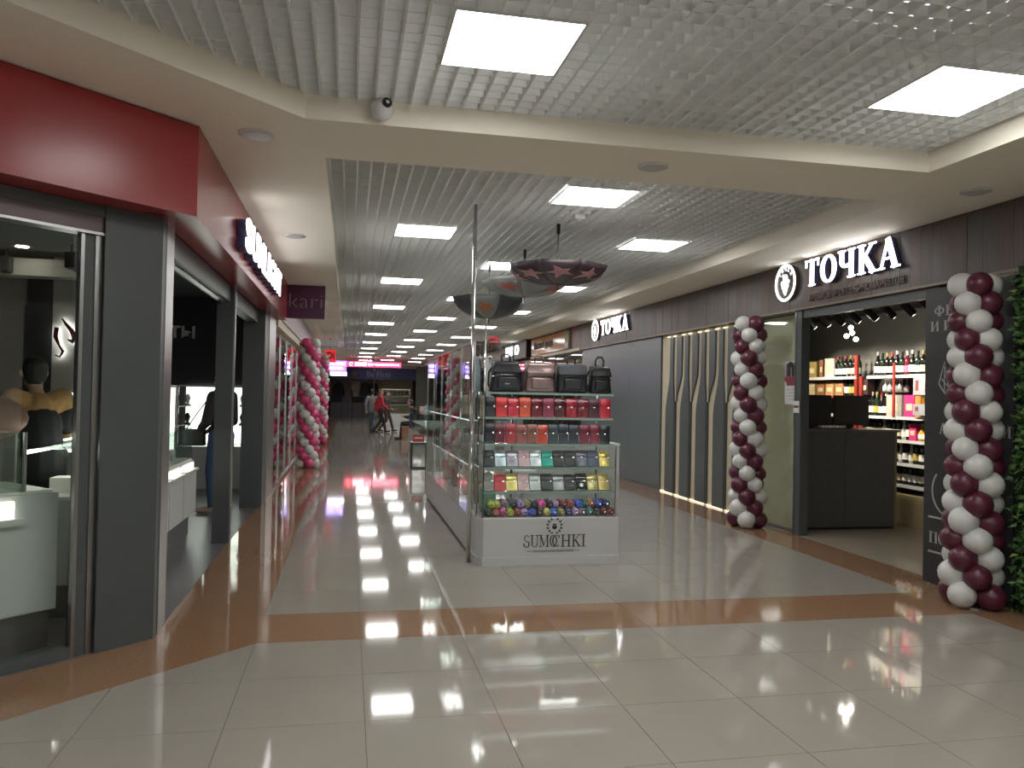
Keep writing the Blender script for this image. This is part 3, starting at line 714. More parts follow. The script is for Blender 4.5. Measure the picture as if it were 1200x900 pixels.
box('end_strip', pm('oak edge', (.22, .18, .10), .5), ctr, 6.222, 6.25, 8.135, 8.72, 0, 1.12); box('worktop', pm('stone worktop', (.12, .115, .105), .3), ctr, 5.08, 6.27, 8.11, 8.74, 1.12, 1.145); box('plinth', M_black, ctr, 5.12, 6.2, 8.18, 8.7, 0, .03)
for x0, x1, lab in ((5.06, 5.49, 'black monitor nearer the door post on the wine shop counter'), (5.53, 5.98, 'black monitor beside the wine boxes on the wine shop counter')):
    t = thing('monitor', lab, 'monitor', (0, 0, 0))
    MB().box(x0, x1, 8.28, 8.31, 1.19, 1.535).bevel(.006).build('screen_back', M_black, t)
    MB().tube([((x0+x1)/2, 8.33, 1.3), ((x0+x1)/2, 8.35, 1.15)], .02).build('stand', M_black, t); box('foot', M_black, t, (x0+x1)/2-.09, (x0+x1)/2+.09, 8.28, 8.42, 1.145, 1.155)
kb = thing('card_tray', 'low tray of white business cards on the wine shop worktop', 'tray', (0, 0, 0))
box('tray', M_black, kb, 5.28, 5.62, 8.14, 8.24, 1.146, 1.16)
for k in range(7): box('card', M_white, kb, 5.29+.045*k, 5.325+.045*k, 8.16, 8.22, 1.16, 1.185)
sh = thing('wine_rack', 'tall wall rack with white edged shelves of bottles and pale base panels', 'shelf', (0, 0, 0))
box('back', pm('rack back', (.05, .045, .04), .6), sh, 6.97, 7.0, 7.2, 11.6, 0, 1.76)
for k in range(5): box('base_panel', pm('cream base', (.46, .38, .22), .4), sh, 6.58, 6.97, 7.2+.88*k, 8.07+.88*k, 0, .36)
LEVR = (.47, .73, 1.01, 1.29); LEVT = 1.80; LEVL = (1.29, 1.54)
def shelf_board(y0, y1, z, edge=None):
    b = box('shelf_board', M_dgrey, sh, 6.60, 6.97, y0, y1, z-.03, z); box('price_edge', edge or M_white, b, 6.588, 6.60, y0, y1, z-.034, z+.004)
for z in LEVR: shelf_board(7.2, 9.35, z)
shelf_board(7.2, 9.18, LEVT); shelf_board(9.4, 11.6, LEVT)
shelf_board(9.4, 11.6, LEVL[1], pm('red edge', (.35, .04, .03), .4)); shelf_board(9.4, 11.6, LEVL[0])
for y in (7.2, 9.28, 9.38, 11.5): box('upright', pm('red upright', (.25, .03, .02), .4), sh, 6.59, 6.62, y, y+.06, .36, 1.80+.28*(y in (8.1, 9.38)))
box('upright', MATS['red upright'], sh, 6.575, 6.588, 8.62, 8.66, 1.29, 1.95)
def bottle_proto(kind, glass_col, lab_col, cap_col):
    prof = {'wine': [(.034, 0), (.037, .01), (.037, .18), (.030, .205), (.014, .23), (.014, .285)],
            'champ': [(.040, 0), (.043, .012), (.043, .15), (.036, .19), (.018, .235), (.015, .30)],
            'cognac': [(.045, 0), (.048, .01), (.048, .09), (.030, .125), (.014, .15), (.014, .20)],
            'slim': [(.030, 0), (.032, .01), (.030, .12), (.018, .17), (.013, .19), (.013, .24)]}[kind]
    h = prof[-1][1]; r = max(p[0] for p in prof)
    me = MB().lathe(prof, 10).mesh('bottle', pm('bottle '+glass_col[0], glass_col[1], .12, noise=.05, spec=.6), True)
    la = MB().lathe([(r+.0012, h*.14), (r+.0012, h*.42)], 10).mesh('paper_label', pm('bottle label '+lab_col[0], lab_col[1], .6, noise=.15, scale=40))
    ca = MB().lathe([(prof[-1][0]+.002, h*.86), (prof[-1][0]+.002, h+.008)], 8).mesh('cap', pm('bottle cap '+cap_col[0], cap_col[1], .3, .3))
    return me, la, ca, glass_col[0], lab_col[0], kind
GC = {'dark green': (.012, .025, .012), 'black': (.01, .008, .008), 'amber': (.20, .07, .01), 'golden': (.45, .26, .02), 'clear': (.42, .43, .40), 'ruby': (.14, .01, .02)}
LC = {'white': (.75, .73, .68), 'cream': (.6, .52, .36), 'pink': (.6, .14, .25), 'gold': (.5, .34, .08), 'red': (.4, .03, .04)}
CC = {'black': (.02, .02, .02), 'gold': (.5, .35, .1), 'red': (.4, .03, .04), 'white': (.7, .7, .7)}
kinds = [bottle_proto(k, (g, GC[g]), (l, LC[l]), (c, CC[c])) for k, g, l, c in (
    ('wine', 'dark green', 'white', 'black'), ('wine', 'black', 'white', 'red'), ('wine', 'black', 'cream', 'gold'), ('wine', 'ruby', 'pink', 'white'),
    ('champ', 'dark green', 'gold', 'gold'), ('champ', 'black', 'white', 'white'), ('cognac', 'amber', 'cream', 'black'), ('cognac', 'golden', 'white', 'gold'), ('slim', 'clear', 'white', 'white'), ('slim', 'amber', 'red', 'black'), ('wine', 'golden', 'white', 'white'))]
KW = {'wine': 'wine bottle', 'champ': 'sparkling wine bottle', 'cognac': 'squat brandy bottle', 'slim': 'slim spirits bottle'}
def put_bottle(k, y, z, x, where):
    me, la, ca, g, l, kd = kinds[k]
    o = obj('bottle', me, None, (x, y, z)); obj('paper_label', la, o); obj('cap', ca, o)
    tag(o, '%s %s, %s label, on the rack %s' % (g, KW[kd], l, where), 'bottle', '%s %ss on the %s' % (g, KW[kd], where))
def box_item(y, w, h, z, col, lab, d=.2, x=6.66):
    o = thing('gift_box', lab, 'box', (0, 0, 0))
    m = pm('carton '+lab[:24], col, .45, noise=.25, scale=14)
    box('carton', m, o, x, x+d, y, y+w, z, z+h*.96); box('lid', m, o, x-.002, x+d+.002, y-.002, y+w+.002, z+h*.96, z+h)
    box('front_label', pm('carton label', (.6, .5, .32), .5, noise=.4, scale=30), o, x-.003, x, y+w*.2, y+w*.8, z+h*.3, z+h*.6)
def row(y0, y1, z, pool, where, step=.092, x=6.70):
    y = y0; i = 0
    while y < y1: put_bottle(pool[i % len(pool)], y, z, x, where); y += step; i += 1
row(8.0, 9.12, LEVT, (0, 5, 1, 2, 0, 5, 3), 'top shelf facing the door')
row(9.5, 9.98, LEVT, (0, 1, 2, 1), 'top shelf beyond the gap')
box_item(10.0, .22, .27, LEVT, (.60, .55, .45), 'white and brown gift carton on the upper rack shelf'); box_item(10.26, .09, .26, LEVT, (.28, .12, .07), 'thin brown carton on the upper rack shelf')
box_item(10.42, .26, .24, LEVT, (.30, .22, .07), 'olive gold gift carton on the upper rack shelf'); row(10.74, 11.0, LEVT, (7, 10, 7), 'top shelf beyond the cartons')
row(11.05, 11.5, LEVT, (6, 9), 'top shelf at the far upright', .11)
row(9.55, 9.75, LEVL[1], (4, 4, 5), 'second shelf beyond the gap')
for i, (y, c, n) in enumerate(((9.78, (.34, .17, .06), 'tan open fronted carton holding a round bottle'), (10.0, (.42, .24, .10), 'pale tan carton with a handle'), (10.22, (.28, .13, .05), 'reddish brown carton with a window'), (10.46, (.62, .50, .26), 'pale cream plain carton'))):
    box_item(y, .19, .2, LEVL[1], c, n+' on the second rack shelf')
row(10.7, 11.4, LEVL[1], (6, 9, 6, 4), 'second shelf by the far upright', .12)
box_item(7.98, .1, .26, LEVR[3], (.60, .10, .03), 'red and orange tall carton at eye level on the rack', .22); box_item(8.1, .14, .25, LEVR[3], (.55, .26, .03), 'orange gold tall carton at eye level on the rack', .22); box_item(8.26, .10, .26, LEVR[3], (.42, .20, .05), 'bronze tall carton at eye level on the rack', .22)
box_item(8.38, .17, .27, LEVR[3], (.60, .03, .16), 'hot pink tall carton at eye level on the rack', .22); box_item(8.6, .28, .27, LEVR[3], (.40, .38, .34), 'pale grey printed carton at eye level on the rack', .22)
row(8.93, 9.3, LEVR[3], (5, 1, 4), 'eye level shelf')
row(8.0, 8.3, LEVR[2], (7, 10, 7), 'shelf below the cartons'); box_item(8.34, .12, .2, LEVR[2], (.50, .03, .14), 'small hot pink carton below the tall cartons', .2); row(8.5, 9.3, LEVR[2], (5, 8, 2, 0), 'shelf below the cartons')
row(8.0, 9.3, LEVR[1], (8, 5, 8, 0, 4), 'third shelf from the base'); row(8.0, 9.3, LEVR[0], (1, 0, 5, 2), 'lowest shelf above the base')
# orange and dark accent crates
box_item(9.2, .16, .2, LEVT-.24, (.05, .025, .025), 'dark carton with round emblem hung between the rack shelves', .1, 6.62)
for i, (y, z, h) in enumerate(((8.0, 1.56, .2), (8.0, 1.32, .13))):
    t = thing('shelf_card', ('large' if i == 0 else 'small')+' grey notice card standing in front of the wine cartons', 'notice', (0, 0, 0))
    box('card', pm('grey card', (.26, .27, .29), .5), t, 6.55, 6.556, y, y+.26, z, z+h); box('emblem', pm('brick red print', (.16, .05, .05), .5), t, 6.547, 6.55, y+.17, y+.22, z+.05, z+h-.03)
    box('clip', M_steel, t, 6.55, 6.6, y+.1, y+.14, z-.03, z)
# glasses hung upside down
gm = MB().lathe([(.03, 0), (.031, .003), (.005, .008), (.005, .07), (.03, .10), (.034, .14), (.028, .17)], 10).mesh('bowl', pm('glassware', (.7, .72, .72), .08, .4), True)
for i in range(8):
    o = obj('wine_glass', gm, None, (6.68+.1*(i // 4), 9.06+.09*(i % 4)-.4, 1.765)); o.rotation_euler = (math.pi, 0, 0)
    o.location.z = 1.765
    tag(o, 'stemmed wine glass hanging upside down under the top shelf', 'wine glass', 'hanging wine glasses')
# track lights
tk = thing('light_track', 'black ceiling track running through the wine shop', 'light track', (0, 0, 0))
box('rail', M_black, tk, 5.68, 5.72, 6.6, 11.6, 2.56, 2.59); 
for y in (7, 9, 11): MB().tube([(5.7, y, 2.59), (5.7, y, 2.66)], .008).build('hanger', M_black, tk)
M_spot = em('spot lens', (1, .93, .82), 6)
for i, y in enumerate((7.0, 7.3, 7.6, 7.9, 8.2, 8.5, 8.8, 9.1, 9.4, 9.8, 10.3)):
    t = thing('track_spotlight', 'black cylinder spotlight on the wine shop ceiling track', 'spotlight', (5.7, y, 2.56), group='wine shop track spotlights')
    MB().tube([(0, 0, 0), (0, 0, -.05)], .01).build('stem', M_black, t)
    d = Vector((.75, -.1+.05*(i % 3), -.65)).normalized()
    MB().tube([Vector((0, 0, -.1))-d*.08, Vector((0, 0, -.1))+d*.10], .042, 12).build('housing', M_black, t)
    MB().tube([Vector((0, 0, -.1))+d*.10, Vector((0, 0, -.1))+d*.103], .036, 12).build('lens', M_spot, t)
    ld = bpy.data.lights.new('spot_beam', 'SPOT'); ld.energy = 15; ld.spot_size = 1.25; ld.spot_blend = .6; ld.color = (1, .90, .74); ld.shadow_soft_size = .04
    lo = bpy.data.objects.new('spot_beam', ld); COL.objects.link(lo); lo.parent = t; lo.location = Vector((0, 0, -.1))+d*.115
    lo.rotation_euler = d.to_track_quat('-Z', 'Y').to_euler()
ch = thing('pendant_lamp', 'small cluster of glowing glass bulbs hanging in the wine shop', 'pendant lamp', (5.95, 8.6, 2.66))
MB().tube([(0, 0, 0), (0, 0, -.25)], .004, 6).build('cord', M_black, ch)
for q in ((0, 0, -.3), (.04, .03, -.36), (-.03, .04, -.40), (.05, -.03, -.44)): MB().ball(q, .028, 8, 6).build('bulb', em('warm bulb', (1, .93, .8), 12), ch, True)

# ------------------------------------------------------------------ shops further along the right
fr = thing('shop_fascia', 'maroon fascia board between the ТОЧКА planks and the orange sign', 'fascia', (0, 0, 0))
box('board', pm('maroon board', (.11, .012, .018), .35), fr, FX-.01, FX+.1, 16.21, 16.95, 2.5, SOF-.002); box('lower_edge', M_beige, fr, FX-.03, FX+.1, 16.21, 20.8, 2.44, 2.5)
os_ = thing('shop_sign', 'orange shop sign with dark lettering and a white mark at its end', 'sign', (0, 0, 0))
box('board', pm('orange sign face', (.55, .21, .055), .12, noise=.12), os_, FX-.04, FX+.1, 17.3, 20.7, 2.52, 2.94)
box('end_block', pm('khaki board', (.26, .23, .10), .4), os_, FX-.05, FX+.1, 16.96, 17.29, 2.52, 2.94)
text('letters', 'Мясной', pm('dark sign letters', (.07, .045, .04), .5), os_, (FX-.042, 20.35, 2.66), -Y, Z, 1.05, .2, .01, bold=.02)
text('letters', 'двор', MATS['dark sign letters'], os_, (FX-.042, 19.15, 2.61), -Y, Z, .75, .2, .01, bold=.02)
for yl, yr, z, hh in ((17.28, 17.0, 2.55, .14),):
    MB().plate([(0, hh*.3), (.2*(yl-yr), hh), (yl-yr, hh*.75), (yl-yr, 0), (.3*(yl-yr), 0)], (FX-.052, yl, z), -Y, Z, -X, .006).build('white_mark', M_white, os_)
bs = thing('shop_sign', 'black shop sign with white letters ЕКЛО past the orange sign', 'sign', (0, 0, 0))
box('board', M_black, bs, FX-.12, FX+.1, 20.95, 24.6, 2.5, SOF-.002); text('letters', 'ЕКЛО', em('cool white letters', (.95, .98, 1), 1.3), bs, (FX-.122, 23.75, 2.62), -Y, Z, 1.85, .27, .01, bold=.03)
gf = thing('glass_facade', 'dark glass shopfront line under the orange and black signs', 'shopfront', (0, 0, 0))
for k in range(11): box('pane', M_mglass, gf, WX, WX+.01, 16.24+2.2*k, 16.24+2.2*(k+1)-.05, .04, 2.44); box('mullion', M_dgrey, gf, WX-.01, WX+.04, 16.24+2.2*(k+1)-.05, 16.24+2.2*(k+1), 0, 2.44)
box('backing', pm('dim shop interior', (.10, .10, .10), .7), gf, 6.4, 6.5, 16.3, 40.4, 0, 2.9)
fr2 = box('shop_fascia', pm('grey beige fascia', (.25, .22, .18), .5), None, FX, FX+.1, 24.7, 45.8, 2.44, SOF-.002); tag(fr2, 'long grey beige fascia beyond the black ЕКЛО sign', 'fascia')

# ------------------------------------------------------------------ soffit fittings
def disc(name, x, y, z, r, lab, cat, mat=M_whitegloss, grp=None):
    t = thing(name, lab, cat, (x, y, z), group=grp)
    MB().lathe([(r, 0), (r, -.008), (r*.86, -.014)], 24).build('rim', mat, t); MB().lathe([(r*.84, -.015), (r*.8, -.016), (.001, -.018)], 24).build('cover', pm('frosted cover', (.55, .54, .52), .4), t)
    return t
disc('unlit_downlight', -.57, 4.92, SOF, .105, 'round white unlit disc in the cream soffit above the diagonal corner', 'downlight')  # round soffit downlights, all switched off
disc('unlit_downlight', -.55, 8.06, SOF, .105, 'round white unlit disc in the cream soffit beside the glowing letters', 'downlight')
disc('unlit_downlight', 1.93, 4.92, SOF, .10, 'round white unlit disc in the cream cross beam', 'downlight')
disc('unlit_downlight', 4.36, 4.88, SOF, .10, 'round white unlit disc in the cream soffit above the foliage wall', 'downlight')
cc = thing('security_camera', 'white dome security camera on the cream beam edge', 'camera', (.15, 4.57, 3.06))
MB().lathe([(.05, 0), (.05, .02)], 20).xform(Matrix.Rotation(math.pi/2, 4, 'X')).build('mount', M_whitegloss, cc)
MB().ball((0, -.055, -.005), (.066, .06, .066), 18, 12).build('dome', M_whitegloss, cc, True)
dv = (Vector((0.02, -4.6, -1.6))).normalized()
e = Vector((0, -.055, -.005))+Vector((.022, -.045, .02)); dv = Vector((.35, -.85, .25)).normalized()
MB().tube([e, e+dv*.016], .028, 16).build('lens', M_black, cc); MB().tube([e+dv*.016, e+dv*.018], .012, 12).build('lens_glass', M_chrome, cc)
sm = thing('smoke_detector', 'small white smoke detector box under the far grille ceiling', 'detector', (2.02, 6.95, HC))
MB().box(-.05, .05, -.05, .05, -.05, 0).bevel(.01).build('body', M_whitegloss, sm); MB().lathe([(.03, -.065), (.04, -.05)], 12).build('sensor', M_white, sm)

# ------------------------------------------------------------------ bag kiosk
ki = thing('display_kiosk', 'white and glass SUMOCHKI bag kiosk standing in the corridor', 'kiosk', (0, 0, 0))
KX0, KX1, KY0, KY1 = 1.10, 2.36, 6.68, 7.24
MB().prism([(KX0+.05, KY0), (KX1, KY0), (KX1, KY1), (KX0, KY1), (KX0, KY0+.10)], .03, .405).bevel(.004, 1).build('front_base', M_white, ki)
MB().prism([(KX0+.04, KY0-.008), (KX1+.006, KY0-.008), (KX1+.006, KY1), (KX0-.01, KY1), (KX0-.01, KY0+.10)], 0, .075).build('kick_board', M_white, ki)
LT = pm('black print', (.02, .02, .02), .5)
serif('lettering', 'SUMO', LT, ki, (1.50, KY0-.003, .155), X, Z, .30, .105, .002, T=.12, t=.04)
serif('lettering', 'CHKI', LT, ki, (1.755, KY0-.003, .155), X, Z, .30, .105, .002, T=.12, t=.04)
text('small_lettering', 'ЖЕНСКАЯ КОЖГАЛАНТЕРЕЯ', LT, ki, (1.585, KY0-.003, .112), X, Z, .36, .018, .002)
for a, b in ((1.53, 1.575), (1.955, 2.0)): box('rule', LT, ki, a, b, KY0-.003, KY0-.001, .119, .122)
mb = MB()      # laurel emblem
for sgn in (-1, 1):
    for k in range(6):
        a = math.radians(-80+k*27); c = Vector((sgn*.062*math.cos(a), .062*math.sin(a))); d = Vector((-sgn*math.sin(a), math.cos(a)))
        for s2 in (-.5, .5):
            e = (d+Vector((sgn*s2, 0))).normalized(); nn = Vector((-e.y, e.x))
            mb.plate([c, c+e*.012+nn*.006, c+e*.026, c+e*.012-nn*.006], (1.775, KY0-.003, .335), X, Z, -Y, -.002)
mb.plate([(-.02, -.018), (-.008, -.028), (.008, -.028), (.02, -.018), (.02, .004), (-.02, .004)], (1.775, KY0-.003, .335), X, Z, -Y, -.002)
mb.plate([(-.016, .008), (.016, .008), (.016, .02), (-.016, .02)], (1.775, KY0-.003, .335), X, Z, -Y, -.002)
mb.build('emblem', LT, ki)
SHZ = (.63, .84, 1.04, 1.27, 1.485)
M_edge = pm('polished glass edge', (.32, .46, .42), .15, noise=.1)
M_kglass = glass('kiosk glass', (.96, .985, .97), .8)
for i, z in enumerate(SHZ):
    x0, x1 = KX0+.05, KX1-.04-(.02 if i > 2 else 0); yf = KY0+.02 if i < 3 else KY0+.03
    g = box('glass_shelf', M_kglass, ki, x0, x1, yf, KY1-.03, z-.008, z); box('shelf_edge', M_edge, g, x0, x1, yf-.004, yf, z-.017, z+.002)
    box('led_strip', em('shelf led', (.95, .98, 1), 2.5), g, x0+.02, x1-.02, yf+.002, yf+.010, z-.016, z-.009)
box('glass_front', M_kglass, ki, KX0+.05, KX1-.03, KY0+.008, KY0+.014, .405, 1.03)
box('glass_side', M_kglass, ki, KX0+.03, KX0+.036, KY0+.05, KY1, .405, 1.485); box('glass_side', M_kglass, ki, KX1-.036, KX1-.03, KY0+.014, KY1, .405, 1.03)
for x, y, h in ((KX0+.045, KY0+.03, 1.49), (KX0+.01, KY0+.14, 1.49), (KX1-.035, KY0+.015, 1.03), (KX1-.05, KY1-.03, 1.49), (KX0+.04, KY1-.03, 1.49)):
    MB().tube([(x, y, .405), (x, y, h)], .008, 8).build('corner_post', M_chrome, ki)
MB().tube([(1.055, 6.86, 0), (1.055, 6.86, HC)], .018, 12).build('pole', M_chrome, ki, True)
MB().tube([(1.99, 11.7, 0), (1.99, 11.7, 2.62)], .014, 10).build('pole', M_chrome, ki, True)
# long glazed side cabinet
box('side_base', M_white, ki, 1.10, 1.52, 7.26, 11.2, .03, .36); box('side_kick', pm('grey plinth board', (.25, .25, .25), .6), ki, 1.12, 1.50, 7.26, 11.18, 0, .03)  # recessed plinth, its grey painted in for the shade of the gap
for k in range(5):
    y0 = 7.0+.84*k; box('side_pane', M_kglass, ki, 1.095, 1.101, y0+.01, y0+.83, .36, 1.92)
    box('pane_joint', M_chrome, ki, 1.090, 1.104, y0-.004, y0+.006, .36, 1.92)
    
    for z in (.80, 1.22):
        g = box('side_shelf', M_kglass, ki, 1.11, 1.50, max(7.27, y0+.01), y0+.83, z, z+.008)
        box('led_strip', em('side led', (.95, .98, 1), 1.2), g, 1.118, 1.124, max(7.28, y0+.03), y0+.80, z-.006, z-.001)
box('pane_joint', M_chrome, ki, 1.090, 1.104, 11.196, 11.206, .36, 1.92)
box('end_pane', M_glass, ki, 1.10, 1.52, 11.2, 11.206, .36, 1.92)
box('top_pane', M_kglass, ki, 1.106, 1.53, 7.0, 11.2, 1.928, 1.935); box('top_rail', M_chrome, ki, 1.09, 1.105, 7.0, 11.2, 1.92, 1.935); box('led_strip', em('side led', (.95, .98, 1), 1.2), ki, 1.106, 1.110, 7.05, 11.15, 1.923, 1.930); box('hanging_rail', M_chrome, ki, 1.30, 1.315, 7.27, 11.2, 1.80, 1.815)
for y in (7.3, 9.2, 11.15): MB().tube([(1.51, y, .36), (1.51, y, 1.93)], .010, 8).build('rear_post', M_chrome, ki); MB().tube([(1.1, y, 1.807), (1.51, y, 1.807)], .007, 6).build('cross_rail', M_chrome, ki)
lc = thing('low_cabinet', 'plain white low cabinet at the back side of the bag kiosk', 'cabinet', (0, 0, 0))
box('body', M_white, lc, 2.15, 2.60, 7.40, 10.9, .06, .985); box('plinth', M_dgrey, lc, 2.18, 2.57, 7.43, 10.87, 0, .06); box('top', M_white, lc, 2.14, 2.61, 7.39, 10.91, .985, 1.01)
for k in range(4): d = box('door', M_white, lc, 2.60, 2.615, 7.42+.87*k, 7.42+.87*k+.85, .08, .97); box('handle', M_chrome, d, 2.615, 2.63, 7.42+.87*k+.7, 7.42+.87*k+.8, .85, .86)
so = thing('bar_stool', 'round grey seated stool standing inside the bag kiosk', 'stool', (1.83, 8.3, 0))
MB().lathe([(.17, .60), (.18, .62), (.18, .66), (.14, .68)], 20).build('seat', pm('grey seat', (.45, .45, .45), .35), so, True); MB().tube([(0, 0, .02), (0, 0, .60)], .025).build('column', M_chrome, so); MB().lathe([(.2, 0), (.2, .012), (.03, .03)], 20).build('base', M_chrome, so)

# goods on the kiosk
def rounded(w, d, h, taper=1.0, bev=.02, seg=2, n=2):
    mb = MB().hexa([(-w/2, -d/2, 0), (w/2, -d/2, 0), (w/2, d/2, 0), (-w/2, d/2, 0), (-w/2*taper, -d/2*taper, h), (w/2*taper, -d/2*taper, h), (w/2*taper, d/2*taper, h), (-w/2*taper, d/2*taper, h)])
    return mb.bevel(bev, seg)
def backpack(x, w, h, col, label, taper=.8, flap=None, loop=.04, rough=.4, logo=False, z=1.486, metal=0, d=.15):
    t = thing('backpack', label, 'backpack', (x, 6.96, z))
    m = pm('leather '+label[:22], col, rough, metal, noise=.2, scale=25, bump=.15)
    rounded(w, d, h, taper, .03, 3).build('body', m, t, True)
    fm = pm('flap '+label[:22], flap or col, rough*.8, metal, noise=.15, scale=20)
    f = MB().hexa([(-w/2*.93, -d/2-.012, h*.62), (w/2*.93, -d/2-.012, h*.62), (w/2*.93, d/2*.6, h*.98), (-w/2*.93, d/2*.6, h*.98), (-w/2*taper, -d/2*.9, h*.96), (w/2*taper, -d/2*.9, h*.96), (w/2*taper*.97, d/2*.7, h+.012), (-w/2*taper*.97, d/2*.7, h+.012)]).bevel(.012).build('flap', fm, t, True)
    rounded(w*.6, .03, h*.36, .95, .01).xform(Matrix.Translation((0, -d/2-.006, .035))).build('pocket', m, t, True)
    MB().tube([(-.035, 0, h-.01), (-.04, 0, h+loop), (-.02, 0, h+loop*1.6), (.02, 0, h+loop*1.6), (.04, 0, h+loop), (.035, 0, h-.01)], .008, 8).build('top_handle', m, t, True)
    for s in (-1, 1): MB().tube([(s*w*.30, d/2*.5, h*.96), (s*w*.46, d/2+.02, h*.65), (s*w*.48, d/2+.01, h*.25), (s*w*.42, d/2, .03)], .010, 6).build('strap', m, t, True)
    MB().tube([(-w*.45, -d/2+.005, h*.5), (-w*.2, -d/2-.018, h*.56), (w*.2, -d/2-.018, h*.56), (w*.45, -d/2+.005, h*.5)], .004, 6).build('zip', M_chrome if logo else M_black, t)
    if logo: box('metal_logo', M_chrome, t, -.02, .02, -d/2-.024, -d/2-.020, .07, .08)
    return t
backpack(1.37, .29, .275, (.014, .015, .020), 'black smooth leather backpack with silver logo on top of the kiosk', .72, logo=True)
backpack(1.675, .275, .27, (.25, .17, .165), 'dusty rose metallic backpack on top of the kiosk', .86, rough=.28, metal=.5, flap=(.34, .25, .24))
backpack(1.975, .285, .265, (.012, .013, .015), 'black backpack with a grey flap on top of the kiosk', .92, flap=(.07, .075, .085))
backpack(2.245, .21, .25, (.010, .011, .012), 'small black backpack with a tall ring handle on top of the kiosk', .75, loop=.055)

WM = {}
def wallet(x, y, z, w, h, col, label, lean=.18, rough=.25, metal=0, clasp=None, style=0, group=None):
    t = thing('wallet', label, 'wallet', (x, y, z), group=group)
    t.rotation_euler = (-lean, 0, random.uniform(-.03, .03))
    key = ('%.3f %.3f %.3f' % tuple(col), rough, metal, style)
    if key not in WM:
        WM[key] = pm('wallet '+str(len(WM)), col, rough, metal, noise=(.1, .9, .5)[style], scale=(20, 45, 90)[style], bump=(0, 0, .4)[style], coat=.6 if rough < .2 else 0)
    m = WM[key]
    rounded(w, .022, h, 1, .006).build('body', m, t, True)
    rounded(w*.985, .007, h*.46, 1, .003, 1).xform(Matrix.Translation((0, -.0125, h*.53))).build('flap', m, t, True)
    rounded(w*.2, .006, h*.09, 1, .002, 1).xform(Matrix.Translation((w*(clasp[1] if clasp else 0), -.0175, h*.48))).build('clasp', (clasp[0] if clasp else M_chrome), t, True)
    return t
R1 = [((.012, .013, .018), 'black croc'), ((.42, .025, .028), 'plain scarlet'), ((.36, .02, .035), 'crimson striped gloss'), ((.42, .055, .025), 'orange red'), ((.10, .006, .014), 'wine red patent'), ((.17, .02, .04), 'dull burgundy'), ((.055, .008, .012), 'black edged oxblood'), ((.22, .010, .020), 'cherry patent'), ((.11, .006, .016), 'garnet patent'), ((.05, .012, .022), 'dark plum'), ((.36, .015, .030), 'bright red')]
R2 = [((.016, .018, .024), 'navy black'), ((.09, .015, .025), 'burgundy with pale patch'), ((.25, .025, .03), 'brick red'), ((.19, .06, .05), 'rust brown'), ((.15, .055, .035), 'cocoa brown with bar clasp'), ((.34, .04, .025), 'vermilion patent'), ((.028, .034, .042), 'slate with soft sheen'), ((.024, .030, .038), 'slate with side clasp'), ((.020, .024, .030), 'charcoal'), ((.12, .016, .03), 'mulberry'), ((.15, .02, .036), 'claret'), ((.014, .017, .022), 'inky black')]
R3 = [((.018, .022, .028), 'dark grey with white tag'), ((.42, .46, .52), 'pale silver blue'), ((.30, .27, .32), 'silver mauve'), ((.42, .26, .28), 'dusty pink'), ((.50, .52, .54), 'bright silver'), ((.02, .26, .20), 'teal green'), ((.014, .014, .014), 'plain black'), ((.02, .02, .02), 'studded black'), ((.10, .10, .13), 'dark pewter'), ((.035, .045, .085), 'navy blue'), ((.55, .40, .12), 'gold striped')]
R4 = [((.16, .15, .13), 'flower printed'), ((.38, .02, .03), 'red with round badge'), ((.55, .45, .16), 'smooth gold'), ((.40, .25, .25), 'pink butterfly print'), ((.34, .34, .34), 'silver studded'), ((.016, .018, .018), 'black with dots'), ((.26, .26, .27), 'graphite silver'), ((.018, .018, .019), 'matt black'), ((.010, .010, .011), 'glossy black'), ((.42, .35, .16), 'pale gold'), ((.50, .38, .14), 'woven gold')]
def rowof(R, z, y, w, h, where, lean, x0=1.20, x1=2.25):
    n = len(R)
    for i, (c, nm) in enumerate(R):
        x = x0+(x1-x0)*i/(n-1)
        met = .75 if any(k in nm for k in ('silver', 'gold', 'pewter')) else (.2 if 'teal' in nm else 0)
        st = 1 if any(k in nm for k in ('flower', 'stripe', 'butterfly', 'patch')) else (2 if any(k in nm for k in ('croc', 'stud', 'woven', 'dots')) else 0)
        rg = .14 if any(k in nm for k in ('patent', 'gloss', 'edged')) else (.28 if met else .38)
        wallet(x, y, z, w, h*random.uniform(.95, 1.02), c, '%s wallet on the kiosk %s' % (nm, where), lean, rg, met, (M_chrome, random.choice((0, .3, .38))), st)
rowof(R1, SHZ[3]+.001, 6.78, .099, .172, 'shelf just below the backpacks', .10)
rowof(R2, SHZ[2]+.001, 6.78, .090, .172, 'shelf with twelve standing wallets', .10)
rowof(R3, SHZ[1]+.001, 6.77, .100, .150, 'upper shelf inside the glass box', .45)
rowof(R4, SHZ[0]+.001, 6.77, .100, .155, 'lower shelf inside the glass box', .45)
